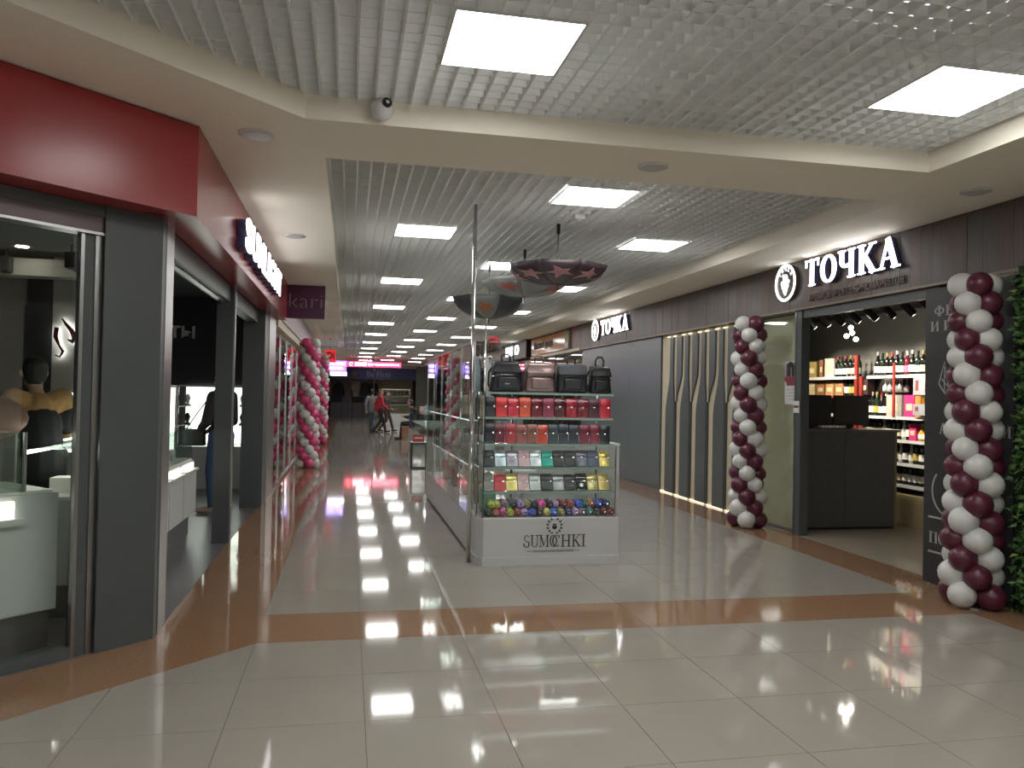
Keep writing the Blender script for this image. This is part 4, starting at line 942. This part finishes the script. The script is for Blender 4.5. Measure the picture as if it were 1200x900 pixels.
# folded umbrellas
UC = [('dark green', (.02, .035, .03)), ('rust', (.28, .09, .03)), ('hot pink', (.55, .05, .25)), ('lime', (.35, .42, .05)), ('brick red', (.25, .05, .04)), ('lilac', (.32, .22, .48)), ('royal blue', (.03, .06, .40)), ('black', (.015, .015, .015)), ('straw yellow', (.45, .40, .12)), ('bright blue', (.04, .10, .50)), ('olive', (.22, .21, .05)), ('navy', (.02, .03, .10)), ('pale violet', (.40, .25, .48)), ('grey spotted', (.16, .12, .17)), ('teal', (.03, .14, .14)), ('charcoal', (.03, .035, .04)), ('maroon', (.12, .02, .03)), ('wine', (.18, .03, .03))]
ubm = {}
def folded(x, y, z, c, nm, where):
    t = thing('folded_umbrella', '%s folded umbrella lying %s of the kiosk case' % (nm, where), 'umbrella', (x, y, z))
    t.rotation_euler = (math.pi/2, 0, random.uniform(-.12, .12))
    if nm not in ubm:
        m = pm('umbrella '+nm, c, .5, noise=.5 if nm in ('lilac', 'grey spotted', 'lime') else .15, scale=50)
        bm = MB(); prof = []
        n = 14; rr = []
        for zz, r in ((0, .020), (.01, .031), (.14, .033), (.18, .026)):
            rr.append([bm.bm.verts.new((r*(1+.10*(k % 2))*math.cos(2*math.pi*k/n), r*(1+.10*(k % 2))*math.sin(2*math.pi*k/n), -zz)) for k in range(n)])
        for i in range(3):
            for k in range(n): bm.bm.faces.new([rr[i][k], rr[i][(k+1) % n], rr[i+1][(k+1) % n], rr[i+1][k]])
        bm.bm.faces.new(rr[0]); bm.bm.faces.new(rr[-1])
        ubm[nm] = (bm.mesh('cover', m), MB().lathe([(.014, -.24), (.016, -.18)], 8).mesh('grip', M_black), MB().lathe([(.006, 0), (.008, .012), (.003, .018)], 8).mesh('tip', M_chrome), MB().lathe([(.0345, -.10), (.0345, -.085)], 14).mesh('strap', m))
    for q, nn in zip(ubm[nm], ('cover', 'grip', 'tip', 'strap')): obj(nn, q, t)
for i, (nm, c) in enumerate(UC):
    folded(1.20+.0655*i, 6.735+.006*(i % 3), .405+.037, c, nm, 'on the floor')
    if i < 17: nm2, c2 = UC[(i*5+3) % 18]; folded(1.23+.0655*i+random.uniform(-.012, .012), 6.77+random.uniform(-.01, .04), .405+.098+random.uniform(0, .012), c2, nm2, 'on the umbrella pile')
# handbags in the glazed side
HB = [('mint green', (.20, .48, .36), 7.36, .362, .30, .26), ('white', (.6, .6, .58), 7.42, .81, .26, .22), ('beige', (.40, .32, .22), 7.5, 1.23, .24, .22), ('tan', (.30, .17, .09), 8.0, .362, .30, .24), ('pale grey', (.42, .42, .43), 8.0, .81, .26, .24), ('black', (.02, .02, .022), 8.1, 1.23, .26, .22), ('sand', (.42, .34, .22), 8.75, .362, .30, .26), ('silver grey', (.36, .37, .38), 8.7, .81, .26, .22), ('cream', (.52, .46, .36), 8.8, 1.23, .24, .22), ('brown', (.14, .08, .05), 9.5, .362, .30, .26), ('ivory', (.55, .52, .44), 9.5, .81, .28, .24), ('taupe', (.26, .21, .17), 9.5, 1.23, .24, .22), ('peach', (.50, .30, .20), 10.3, .362, .30, .26), ('light blue', (.30, .40, .46), 10.3, .81, .26, .22), ('olive', (.15, .14, .06), 10.3, 1.23, .24, .22), ('stone', (.38, .35, .30), 10.9, .81, .24, .22)]
for nm, c, y, z, w, h in HB:
    t = thing('handbag', nm+' structured handbag in the glazed side of the kiosk', 'handbag', (1.30, y, z+.001), math.pi/2)
    m = pm('bag '+nm, c, .4, noise=.12, scale=25)
    rounded(w, .13, h, .82, .02).build('body', m, t, True); rounded(w*.8, .012, h*.4, .95, .005, 1).xform(Matrix.Translation((0, .06, h*.55))).build('flap', m, t, True)
    MB().tube([(-w*.22, 0, h*.97), (-w*.2, 0, h+.07), (0, 0, h+.11), (w*.2, 0, h+.07), (w*.22, 0, h*.97)], .007, 6).build('handle', m, t, True)
for i, (nm, c) in enumerate((('white', (.60, .60, .60)), ('grey blue', (.22, .28, .32)), ('pink', (.5, .2, .26)), ('cream', (.5, .44, .32)), ('pale green', (.30, .36, .26)), ('dark', (.04, .04, .05)))):
    y = 7.5+.62*i
    t = thing('hanging_scarf', nm+' scarf hanging from the rail in the kiosk side', 'scarf', (1.307, y, 1.80))
    pts = [(-.10, .0), (.10, .0), (.11, -.25), (.08, -.46), (.05, -.44), (.0, -.50), (-.06, -.45), (-.10, -.48), (-.11, -.2)]
    MB().plate(pts, (-.012, 0, .012), Y, Z, X, .022).bevel(.006, 1).build('cloth', pm('scarf '+nm, c, .8, noise=.3, scale=25), t); MB().tube([(0, -.09, .016), (0, .09, .016)], .014, 8).build('fold', MATS['scarf '+nm], t)
for i, (x, y, c1, c2, nm) in enumerate(((1.20, 7.2, (.40, .02, .03), (.6, .6, .6), 'red and white'), (1.34, 7.9, (.45, .02, .04), (.35, .45, .48), 'red and pale blue'), (1.22, 8.5, (.30, .02, .04), (.62, .62, .62), 'dark red and white'))):
    t = thing('sun_cap', nm+' cap resting on the chrome rail over the kiosk side', 'cap', (x+.1, y, 1.936))
    t.scale = (.6, .6, .6); t.location.z = 1.9355
    MB().lathe([(.10, 0), (.105, .03), (.08, .085), (.03, .11)], 14).build('crown', pm('cap '+nm, c1, .7), t, True); MB().box(-.09, .09, -.19, -.08, 0, .012).bevel(.005).build('brim', pm('brim '+nm, c2, .6), t)
    
# open umbrellas hung upside down
def open_umbrella(x, y, ztop, R, dep, z_rim, cols, label, n=8, rz=0.2):
    t = thing('open_umbrella', label, 'umbrella', (x, y, ztop), rz)
    zr = z_rim-ztop
    for k in range(n):
        bm = MB(); a0, a1 = 2*math.pi*k/n, 2*math.pi*(k+1)/n; g = []
        for j in range(7):
            f = j/6; rr = R*math.sin(f*math.pi/2*.97); zz = zr-dep*math.cos(f*math.pi/2)
            rowv = []
            for q in range(5):
                s = q/4; a = a0+(a1-a0)*s; sag = 1-.09*f*math.sin(math.pi*s)
                rowv.append(bm.bm.verts.new((rr*sag*math.cos(a), rr*sag*math.sin(a), zz)))
            g.append(rowv)
        for j in range(6):
            for q in range(4): bm.bm.faces.new([g[j][q], g[j][q+1], g[j+1][q+1], g[j+1][q]])
        c = cols[k % len(cols)]
        o = bm.build('canopy_panel', c[0], t, True)
        so_ = o.modifiers.new('thickness', 'SOLIDIFY'); so_.thickness = .003
        if len(c) > 1:      # printed figure on the panel
            a = (a0+a1)/2; bm = MB(); pts = []
            for q in range(10):
                th = 2*math.pi*q/10+.9*k; r2 = ((.30, .24, .18, .27, .21)[(q//2+k) % 5] if q % 2 == 0 else .10)*R
                pts.append((r2*math.cos(th)*1.3, r2*math.sin(th)))
            vs = []
            for px_, pz_ in pts+[(0, 0)]:
                f = .62+pz_/R*.8; rr = R*math.sin(f*math.pi/2*.97)*.935+.012; zz = zr-dep*math.cos(f*math.pi/2)-.006; aa = a+px_/max(rr, .1)
                vs.append(bm.bm.verts.new((rr*math.cos(aa), rr*math.sin(aa), zz)))
            for q in range(10): bm.bm.faces.new([vs[q], vs[(q+1) % 10], vs[10]])
            p = bm.build('printed_figure', c[1], o); p2_ = p.modifiers.new('thickness', 'SOLIDIFY'); p2_.thickness = .003
        MB().tube([(0, 0, zr-dep+.02), (R*.55*math.cos(a0), R*.55*math.sin(a0), zr-dep*.72), (R*math.cos(a0), R*math.sin(a0), zr)], .004, 5).build('rib', M_chrome, t)
    MB().tube([(0, 0, zr-dep-.05), (0, 0, -.06)], .007, 8).build('shaft', M_dgrey, t); MB().lathe([(.015, -.10), (.018, -.06), (.018, 0)], 10).build('handle', M_black, t)
u_d = pm('umbrella dark plum', (.055, .035, .045), .5, noise=.2); u_p = pm('umbrella rose print', (.48, .24, .25), .6, noise=.4, scale=30)
u_g = pm('umbrella silver grey', (.22, .23, .22), .4, noise=.1); u_r = pm('umbrella coral print', (.42, .09, .09), .5, noise=.4, scale=30)
u_s = pm('umbrella stripe dark', (.05, .055, .06), .5); u_o = pm('umbrella orange print', (.42, .15, .06), .5, noise=.4, scale=25)
open_umbrella(1.95, 7.40, HC, .50, .17, 2.70, [(u_d, u_p)], 'dark plum umbrella with rose figures hung upside down over the kiosk')
open_umbrella(1.93, 8.80, HC, .50, .18, 2.76, [(u_g, u_r), (u_g,)], 'silver grey umbrella with coral figures hung upside down behind the plum one', rz=.5)
open_umbrella(1.72, 9.9, HC, .48, .26, 2.68, [(u_s,), (u_g, u_o), (u_s,), (u_g,)], 'striped dark umbrella with orange print hung upside down farthest along the kiosk', rz=.1)

# ------------------------------------------------------------------ corridor beyond the kiosk
sd = thing('mirror_stand', 'low black stand with a mirror front and red card on top', 'stand', (0, 0, 0))
box('body', M_black, sd, 1.22, 1.52, 15.52, 15.82, .0, .50)
for a in ((1.22, 1.245, .0, .5), (1.495, 1.52, .0, .5), (1.245, 1.495, 0, .03), (1.245, 1.495, .47, .5)): box('frame', M_black, sd, a[0], a[1], 15.50, 15.52, a[2], a[3])
box('mirror', pm('mirror', (.8, .8, .76), .05, 1), sd, 1.245, 1.495, 15.512, 15.52, .03, .47)
box('top_shelf', M_white, sd, 1.21, 1.53, 15.49, 15.83, .50, .515); box('red_card', pm('red card', (.30, .04, .035), .5), sd, 1.25, 1.47, 15.55, 15.57, .515, .66); box('card_stripe', M_white, sd, 1.28, 1.44, 15.548, 15.55, .58, .60)
k2 = thing('glass_counter', 'glass counter kiosk with white base behind the mirror stand', 'display counter', (0, 0, 0))
box('base', M_white, k2, 1.62, 2.6, 17.2, 21.6, 0, .52); box('case', M_gglass, k2, 1.62, 2.6, 17.2, 21.6, .52, .98); box('top', M_gglass, k2, 1.6, 2.62, 17.18, 21.62, .985, 1.0); box('inner_shelf', M_white, k2, 1.66, 2.56, 17.3, 21.5, .72, .73)
for x in (1.62, 2.59):
    for y in (17.2, 19.4, 21.59): box('edge_post', M_chrome, k2, x, x+.01, y, y+.01, .52, 1.0)
for i in range(6):
    b = MB().box(-.1, .1, -.08, .08, 0, .1+.03*(i % 3)).bevel(.01).build('gift_box', pm('pale carton %d' % (i % 3), ((.6, .58, .52), (.45, .3, .25), (.3, .36, .4))[i % 3], .5), None); b.location = (1.85+.2*(i % 2), 17.5+.6*i, 1.001)
    tag(b, ('cream', 'rosy brown', 'grey blue')[i % 3]+' carton standing on the far glass counter', 'box', 'cartons on the far glass counter')
pm_ = thing('glass_tower', 'tall glass showcase with white shelves standing by the far blue shop', 'showcase', (0, 0, 0))
box('base', M_white, pm_, 1.5, 2.8, 37.0, 37.6, 0, .5)
for z in (.9, 1.3): box('glass_shelf', M_white, pm_, 1.5, 2.8, 37.0, 37.6, z, z+.02)
for x in (1.5, 2.78):
    for y in (37.0, 37.58): box('edge_post', M_chrome, pm_, x, x+.02, y, y+.02, .5, 1.62)
box('top', M_white, pm_, 1.5, 2.8, 37.0, 37.6, 1.6, 1.64); box('glass_front', M_glass, pm_, 1.52, 2.78, 37.0, 37.006, .5, 1.6)
bn = thing('bench', 'short brown wooden bench under the seated person', 'bench', (1.95, 25.3, 0))
box('seat', pm('tan bench wood', (.28, .14, .08), .5, noise=.2), bn, -.3, .5, -.25, .35, .38, .43); box('side', MATS['tan bench wood'], bn, -.28, -.22, -.24, .34, 0, .38); box('side', MATS['tan bench wood'], bn, .42, .48, -.24, .34, 0, .38); box('front_board', MATS['tan bench wood'], bn, -.22, .42, -.22, -.19, .05, .38)
# signs near the end
def hang(z0, x0, y): pass
s1 = thing('hanging_sign', 'red square sign with dark letters Di near the second pink balloon column', 'sign', (0, 0, 0))
box('panel', pm('red sign face', (.45, .02, .03), .4, emit=(.5, .02, .03), es=.25), s1, -.70, -.38, 23.4, 23.5, 2.30, 2.66); text('letters', 'Di', M_black, s1, (-.62, 23.395, 2.40), X, Z, .2, .2, .005, bold=.03); box('bracket', M_steel, s1, -.56, -.52, 23.43, 23.47, 2.66, SOF)
s2 = thing('hanging_sign', 'violet glowing women clothing sign with white lettering', 'sign', (0, 0, 0))
box('panel', em('violet sign face', (.20, .10, .62), .9), s2, -.66, -.08, 26.0, 26.12, 2.10, 2.46); box('light_band', em('flash white', (1, 1, .97), 1.2), s2, -.58, -.06, 26.0, 26.12, 1.98, 2.09)
text('letters', 'ЖЕНСКАЯ', M_sign, s2, (-.60, 25.995, 2.31), X, Z, .48, .10, .005, bold=.02); text('letters', 'ОДЕЖДА', M_sign, s2, (-.60, 25.995, 2.16), X, Z, .42, .10, .005, bold=.02); box('bracket', M_steel, s2, -.4, -.36, 26.04, 26.08, 2.46, SOF)
s3 = thing('hanging_sign', 'long red glowing DNS sign board across the end of the corridor', 'sign', (0, 0, 0))
box('panel', em('crimson sign face', (.75, .04, .12), .9), s3, -.12, 2.42, 38.0, 38.1, 2.66, 2.90); text('letters', 'DNS', M_sign, s3, (.28, 37.995, 2.70), X, Z, .52, .16, .005, bold=.05)
text('small_letters', 'ЦИФРОВАЯ И БЫТОВАЯ ТЕХНИКА', M_sign, s3, (.88, 37.995, 2.73), X, Z, 1.46, .09, .005, bold=.03)
mb = MB()
for q in _arc(.1, 2.78, .07, .07, 20, 320, .04, .03, 12): mb.plate(q, (0, 37.995, 0), X, Z, -Y, -.004)
mb.build('swirl_logo', em('orange swirl', (1, .35, .2), 1.5), s3)
for x in (.2, 2.1): MB().tube([(x, 38.05, 2.9), (x, 38.05, HC)], .01, 6).build('hanger', M_steel, s3)
MB().tube([(1.02, 33, 0), (1.02, 33, 2.95)], .02, 8).build('pole_tmp', M_chrome, None).name = 'chrome_pole'
tag(bpy.data.objects['chrome_pole'], 'thin chrome floor pole near the walking people', 'pole')
bf = thing('shop_front_sign', 'dark blue Be First fascia closing the end of the corridor', 'sign', (0, 0, 0))
box('board', pm('navy fascia', (.022, .03, .16), .4), bf, -1.1, 3.8, 45.9, 46.0, 2.20, 2.86); text('letters', 'Be First', pm('grey blue letters', (.25, .27, .38), .5), bf, (1.0, 45.89, 2.36), X, Z, 1.35, .30, .01, bold=.01)
MB().lathe([(.16, 0), (.16, .02)], 16).xform(Matrix.Translation((.32, 45.9, 2.52)) @ Matrix.Rotation(math.pi/2, 4, 'X')).build('round_badge', pm('olive badge', (.10, .10, .05), .5), bf)
struct(box('wall_end', pm('grey green wall', (.22, .24, .21), .6), None, 3.8, 5.0, 45.9, 46.1, 0, SOF)); struct(box('wall_end_top', M_soffit, None, -1.1, 3.8, 45.95, 46.05, 2.86, SOF))
struct(box('wall_end_shop', pm('cream shop wall', (.62, .58, .36), .6), None, -1.1, 3.8, 48.4, 48.5, 0, 2.9))
struct(box('wall_end_side', M_dgrey, None, -1.2, -1.1, 45.9, 48.4, 0, 2.9))
for i, (x, w, h, c, nm) in enumerate(((-.55, .5, 1.0, (.02, .02, .03), 'black padded'), (-.05, .42, .95, (.20, .20, .15), 'khaki'), (.42, .42, 1.0, (.42, .42, .34), 'pale cream'), (.95, .5, 1.05, (.035, .045, .055), 'slate'), (1.45, .5, 1.0, (.02, .022, .03), 'navy black'))):
    t = thing('hanging_coat', nm+' coat hanging in the far Be First shop', 'coat', (x, 47.6, 2.05))
    pts = [(-.09, 0), (.09, 0), (w/2, -.12), (w/2+.06, -.62), (w/2-.04, -.64), (w/2-.10, -.3), (w/2-.04, -h), (-w/2+.04, -h), (-w/2+.10, -.3), (-w/2+.04, -.64), (-w/2-.06, -.62), (-w/2, -.12)]
    MB().plate(pts, (0, 0, 0), X, Z, -Y, .16).build('coat_body', pm('coat '+nm, c, .7, noise=.2), t); MB().tube([(-.2, -.08, -.03), (0, -.08, .06), (.2, -.08, -.03)], .01, 6).build('hanger', M_steel, t); MB().tube([(0, -.08, .06), (0, -.08, .12)], .006, 6).build('hook', M_steel, t)
rl = thing('clothes_rack', 'chrome clothes rack carrying the coats in the far shop', 'rack', (0, 0, 0))
MB().tube([(-.95, 47.52, 2.17), (1.85, 47.52, 2.17)], .014, 8).build('bar', M_chrome, rl)
for x in (-.95, 1.85): MB().tube([(x, 47.52, 0), (x, 47.52, 2.17)], .014, 8).build('upright', M_chrome, rl)
for i in range(4):
    x = -.7+.62*i
    t = thing('clothes_stack', ('dark blue', 'grey', 'black', 'denim')[i]+' folded clothing pile on a low table in the far shop', 'clothing', (x, 46.9, 0))
    box('table', M_dgrey, t, -.30, .30, -.25, .25, .0, .85)
    for k in range(4): box('folded_garment', pm('garment %d' % i, ((.02, .03, .08), (.10, .11, .12), (.015, .015, .018), (.05, .08, .13))[i], .8, noise=.3), t, -.28, .28, -.2, .2, .85+.09*k, .85+.085*(k+1)+.005*k)
for i in range(7):
    t = thing('shoe', ('black', 'brown')[i % 2]+' shoe displayed on the far shop wall shelf', 'shoe', (2.0+.24*i, 48.2, 1.45), group='shoes on the far shop wall')
    MB().ball((0, -.02, .05), (.05, .12, .05), 10, 6).build('upper', (M_black, pm('brown leather', (.16, .07, .045), .45))[i % 2], t, True); box('sole', M_black, t, -.05, .05, -.14, .10, 0, .02)
ws = thing('wall_shelf', 'long pale shelf of shoes on the far shop wall', 'shelf', (0, 0, 0)); box('board', M_white, ws, 1.8, 3.7, 48.0, 48.4, 1.42, 1.45); box('board', M_white, ws, 1.8, 3.7, 48.0, 48.4, .9, .93)
for x in (1.85, 3.6): box('bracket', M_steel, ws, x, x+.03, 48.05, 48.4, .85, 1.42)

# ------------------------------------------------------------------ people
def capsules(segs, vox, smooth=6, name='body'):
    mb = MB()
    for a, b, ra, rb in segs:
        a, b = Vector(a), Vector(b)
        mb.ball(a, ra, 10, 8); mb.ball(b, rb, 10, 8)
        if (b-a).length > 1e-4: mb.tube([a, b], [ra, rb], 10)
    me = mb.mesh('tmp', None)
    o = bpy.data.objects.new('tmp', me); COL.objects.link(o)
    r = o.modifiers.new('r', 'REMESH'); r.mode = 'VOXEL'; r.voxel_size = vox
    s = o.modifiers.new('s', 'SMOOTH'); s.iterations = smooth; s.factor = .5
    bpy.context.view_layer.update()
    out = bpy.data.meshes.new_from_object(o.evaluated_get(bpy.context.evaluated_depsgraph_get()))
    bpy.data.objects.remove(o); bpy.data.meshes.remove(me)
    out.name = name
    for p in out.polygons: p.use_smooth = True
    return out
M_skin = pm('skin', (.42, .25, .17), .5, noise=.08)
def person(label, loc, rz, J, top, bottom, shoe, hair, long_hair=False, coat=False, vox=.011, scale=1.0, top2=None):
    t = thing('person', label, 'person', loc, rz)
    t.scale = (scale,)*3
    B = dict(hipL=(-.09, 0, .90), hipR=(.09, 0, .90), kneeL=(-.10, .02, .49), kneeR=(.10, .02, .49), ankL=(-.10, -.02, .09), ankR=(.10, -.02, .09), toeL=(-.11, .15, .035), toeR=(.11, .15, .035), pel=(0, 0, .95), waist=(0, 0, 1.08), chest=(0, 0, 1.27), neck=(0, 0, 1.43), head=(0, .015, 1.565), shL=(-.165, 0, 1.37), shR=(.165, 0, 1.37), elL=(-.22, -.02, 1.10), elR=(.22, -.02, 1.10), wrL=(-.20, .10, .88), wrR=(.20, .10, .88))
    B.update(J); V = {k: Vector(v) for k, v in B.items()}
    face = (V['toeL']-V['ankL']+V['toeR']-V['ankR']); face.z = 0; face.normalize()
    if 'face' in V: face = V['face'].normalized()
    side = face.cross(Z).normalized()
    h = V['head']
    segs = [(V['pel'], V['waist'], .11, .10), (V['waist'], V['chest'], .10, .115), (V['chest'], V['neck'], .10, .05), (V['neck'], h, .048, .06), (h+Z*.035, h+Z*.03-face*.015, .085, .088), (h-Z*.05+face*.03, h-Z*.06+face*.035, .058, .05),
            (h+face*.085-Z*.005, h+face*.104-Z*.028, .012, .016)]          # nose
    for s in (-1, 1): segs += [(h+side*s*.082-Z*.0, h+side*s*.088+Z*.02, .016, .014)]      # ears
    for s in 'LR':
        segs += [(V['hip'+s], V['knee'+s], .082, .055), (V['knee'+s], V['ank'+s], .052, .036), (V['ank'+s]-Z*.02, V['toe'+s], .036, .03), (V['chest'], V['sh'+s], .08, .055), (V['sh'+s], V['el'+s], .05, .038), (V['el'+s], V['wr'+s], .037, .026)]
        d = (V['wr'+s]-V['el'+s]).normalized(); w = V['wr'+s]
        a = d.cross(Z if abs(d.z) < .9 else face).normalized(); n = a.cross(d)
        palm = w+d*.075
        segs += [(w, palm, .026, .032), (w+a*.012+d*.05, palm+a*.016, .02, .02), (w-a*.012+d*.05, palm-a*.016, .02, .02)]
        for k, (o, ln) in enumerate(((-.03, .062), (-.01, .075), (.011, .07), (.031, .055))):
            b = palm+a*o+d*.012; m1 = b+d*ln*.55+n*.008; segs += [(b, m1, .0105, .0095), (m1, m1+d*ln*.4+n*.022, .0095, .008)]
        tb = w+a*.03+d*.03; segs += [(tb, tb+a*.03+d*.03, .012, .0105), (tb+a*.03+d*.03, tb+a*.034+d*.06, .0105, .009)]
    me = capsules(segs, min(vox, .0075), 3); me.materials.append(M_skin); obj('body', me, t)
    # eyes, brows and mouth
    for s in (-1, 1):
        MB().ball(h+face*.083+side*s*.032+Z*.015, .011, 8, 6).build('eye', pm('eye', (.05, .04, .035), .2), t, True)
    MB().ball(h+face*.088-Z*.055, (.02, .012, .006), 8, 6).build('mouth', pm('lips', (.30, .09, .08), .5), t, True)
    e = .022 if coat else .016
    ts = [(V['pel']+Z*(-.08 if not coat else -.16), V['waist'], .12+e, .108+e), (V['waist'], V['chest'], .108+e, .118+e), (V['chest'], V['neck']-Z*.03, .10+e, .058)]
    for s in 'LR': ts += [(V['chest'], V['sh'+s], .09+e, .062+e*.6), (V['sh'+s], V['el'+s], .060+e*.7, .048+e*.7), (V['el'+s], V['wr'+s]-(V['wr'+s]-V['el'+s]).normalized()*.02, .046+e*.7, .036+e*.4)]
    m = capsules(ts, vox, 4, 'jacket'); m.materials.append(top); obj('jacket' if coat else 'top', m, t)
    bs_ = [(V['pel']-Z*.02, V['hipL'], .118, .098), (V['pel']-Z*.02, V['hipR'], .118, .098)]
    for s in 'LR': bs_ += [(V['hip'+s], V['knee'+s], .095, .068), (V['knee'+s], V['ank'+s]+Z*.01, .066, .052)]
    m = capsules(bs_, vox, 4, 'trousers'); m.materials.append(bottom); obj('trousers', m, t)
    for s in 'LR':
        m = capsules([(V['ank'+s]-Z*.045, V['toe'+s]+Z*.002, .044, .038), (V['ank'+s], V['ank'+s]-Z*.045-face*.03, .045, .042)], vox, 2, 'shoe'); m.materials.append(shoe); obj('shoe', m, t)
    hs = [(h+Z*.055-face*.02, h+Z*.05-face*.03, .09, .092), (h-face*.04, h-face*.045-Z*.02, .082, .07)]
    if long_hair: hs += [(h-face*.05, h-face*.085-Z*.17, .08, .06), (h-face*.085-Z*.17, h-face*.09-Z*.26, .06, .03)]
    m = capsules(hs, vox, 3, 'hair'); m.materials.append(hair); obj('hair', m, t)
    return t
c_dark = pm('dark jacket cloth', (.022, .022, .024), .8, noise=.25, scale=20); c_jean = pm('blue denim', (.035, .065, .14), .8, noise=.2, scale=30); c_black = pm('black cloth', (.014, .014, .016), .8)
c_red = pm('red knit', (.45, .03, .05), .8); c_check = pm('checked shirt', (.20, .21, .22), .8, noise=.6, scale=25); c_tan = pm('tan jacket', (.38, .21, .08), .8); c_grey = pm('grey jeans', (.10, .12, .15), .8); c_brown = pm('brown coat', (.07, .045, .04), .8)
h_dark = pm('dark hair', (.018, .013, .011), .6, noise=.3, scale=40); h_red = pm('auburn hair', (.13, .05, .025), .6, noise=.3, scale=40); s_beige = pm('pale shoes', (.38, .31, .24), .6); s_blk = pm('black shoes', (.015, .015, .015), .4)
p1 = person('person in dark jacket and jeans standing behind the slim charcoal post', (-1.47, 10.0, 0), math.radians(60), dict(wrL=(-.06, .26, .98), wrR=(.10, .26, .96), elL=(-.25, .02, 1.08), elR=(.24, .03, 1.08), hipL=(-.1, 0, .9), ankL=(-.17, -.02, .09), ankR=(.17, .02, .09), toeL=(-.2, .14, .035), toeR=(.22, .16, .035), kneeL=(-.14, .03, .49), kneeR=(.14, .03, .49)), c_dark, c_jean, s_beige, h_dark, coat=True)
bg = thing('shoulder_bag', 'black shoulder bag with thin strap carried by the person at the post', 'bag', (-1.80, 10.12, .78))
rounded(.26, .1, .2, .95, .02).build('body', M_black, bg, True); MB().tube([(-.1, 0, .19), (.05, -.02, .42), (.24, -.08, .68), (.30, 0, .64)], .007, 6).build('strap', M_black, bg, True)
p0 = person('shop assistant in tan and black leaning over the jewellery counter', (-2.27, 6.62, 0), math.radians(35), dict(chest=(0, .10, 1.23), waist=(0, .03, 1.07), neck=(0, .16, 1.38), head=(0, .22, 1.50), shL=(-.165, .10, 1.33), shR=(.165, .10, 1.33), elL=(-.22, .16, 1.08), elR=(.22, .16, 1.08), wrL=(-.14, .34, 1.02), wrR=(.14, .34, 1.02)), c_tan, c_black, s_blk, h_dark, coat=True, scale=1.03)
vs_ = capsules([((0, .0, .80), (0, 0, 1.0), .155, .15), ((0, .0, 1.0), (0, .06, 1.14), .145, .15), ((-.2, .12, 1.12), (-.2, .12, 1.2), .075, .085), ((.2, .12, 1.12), (.2, .12, 1.2), .075, .085)], .012, 4, 'apron'); vs_.materials.append(c_black); obj('apron', vs_, p0)
walk = dict(hipL=(-.09, 0, .88), hipR=(.09, 0, .88), kneeL=(-.09, .16, .48), ankL=(-.09, .26, .09), toeL=(-.09, .42, .06), kneeR=(.09, .02, .47), ankR=(.09, -.26, .12), toeR=(.09, -.12, .035), elL=(-.22, -.12, 1.12), wrL=(-.2, -.12, .88), elR=(.22, .06, 1.1), wrR=(.18, .24, .98))
person('person in red top and dark trousers walking down the corridor', (1.14, 29.2, 0), math.radians(-75), walk, c_red, c_black, s_blk, h_red, long_hair=True, vox=.014, scale=.93)
person('person in checked shirt and grey jeans walking beside the red top', (.86, 29.7, 0), math.radians(-15), walk, c_check, c_grey, s_blk, h_dark, vox=.014, scale=.93)
person('person in long brown coat walking behind the red top', (1.42, 30.2, 0), math.radians(-110), walk, c_brown, c_brown, s_blk, h_dark, coat=True, vox=.014, scale=.9)
sit = dict(pel=(0, 0, .53), waist=(0, .03, .66), chest=(0, .08, .85), neck=(0, .14, 1.0), head=(0, .20, 1.12), hipL=(-.09, .02, .50), hipR=(.09, .02, .50), kneeL=(-.11, .42, .50), kneeR=(.11, .42, .50), ankL=(-.12, .46, .09), ankR=(.12, .46, .09), toeL=(-.13, .62, .035), toeR=(.13, .62, .035), shL=(-.16, .08, .94), shR=(.16, .08, .94), elL=(-.22, .16, .70), elR=(.22, .16, .70), wrL=(-.06, .36, .72), wrR=(.06, .36, .72))
person('person in black clothes sitting on the bench looking down', (2.12, 25.2, 0), math.radians(75), sit, c_dark, c_black, s_blk, h_dark, coat=True, vox=.014)
bpy.context.view_layer.update()

ac = thing('air_curtain', 'white air curtain box hung under the soffit past the first pink balloon column', 'air curtain', (-.45, 21.0, 2.62))
MB().box(-.30, .18, -.1, .1, 0, .16).bevel(.02).build('housing', M_whitegloss, ac); box('grille', M_dgrey, ac, -.26, .14, -.08, .08, -.004, 0)
for x in (-.2, .1): MB().tube([(x, 0, .16), (x, 0, SOF-2.62)], .008, 6).build('hanger', M_steel, ac)

# four-lamp spot fittings in the grille ceiling at the far end, as seen above the long red sign
M_far = em('far spot', (1, .98, .94), 14)
for i, (x, y) in enumerate(((.82, 41.6), (1.88, 40.4), (1.75, 44.2), (3.39, 42.0))):
    t = thing('spot_fitting', 'row of four small lit ceiling spots near the far blue fascia', 'spotlight', (x, y, HC), group='four-lamp ceiling spots at the far end')
    box('housing', M_white, t, -.34, .34, -.07, .07, -.012, 0)
    for k in range(4): MB().lathe([(.055, -.02), (.06, -.0125)], 12, (-.255+.17*k, 0, 0)).build('bulb', M_far, t)
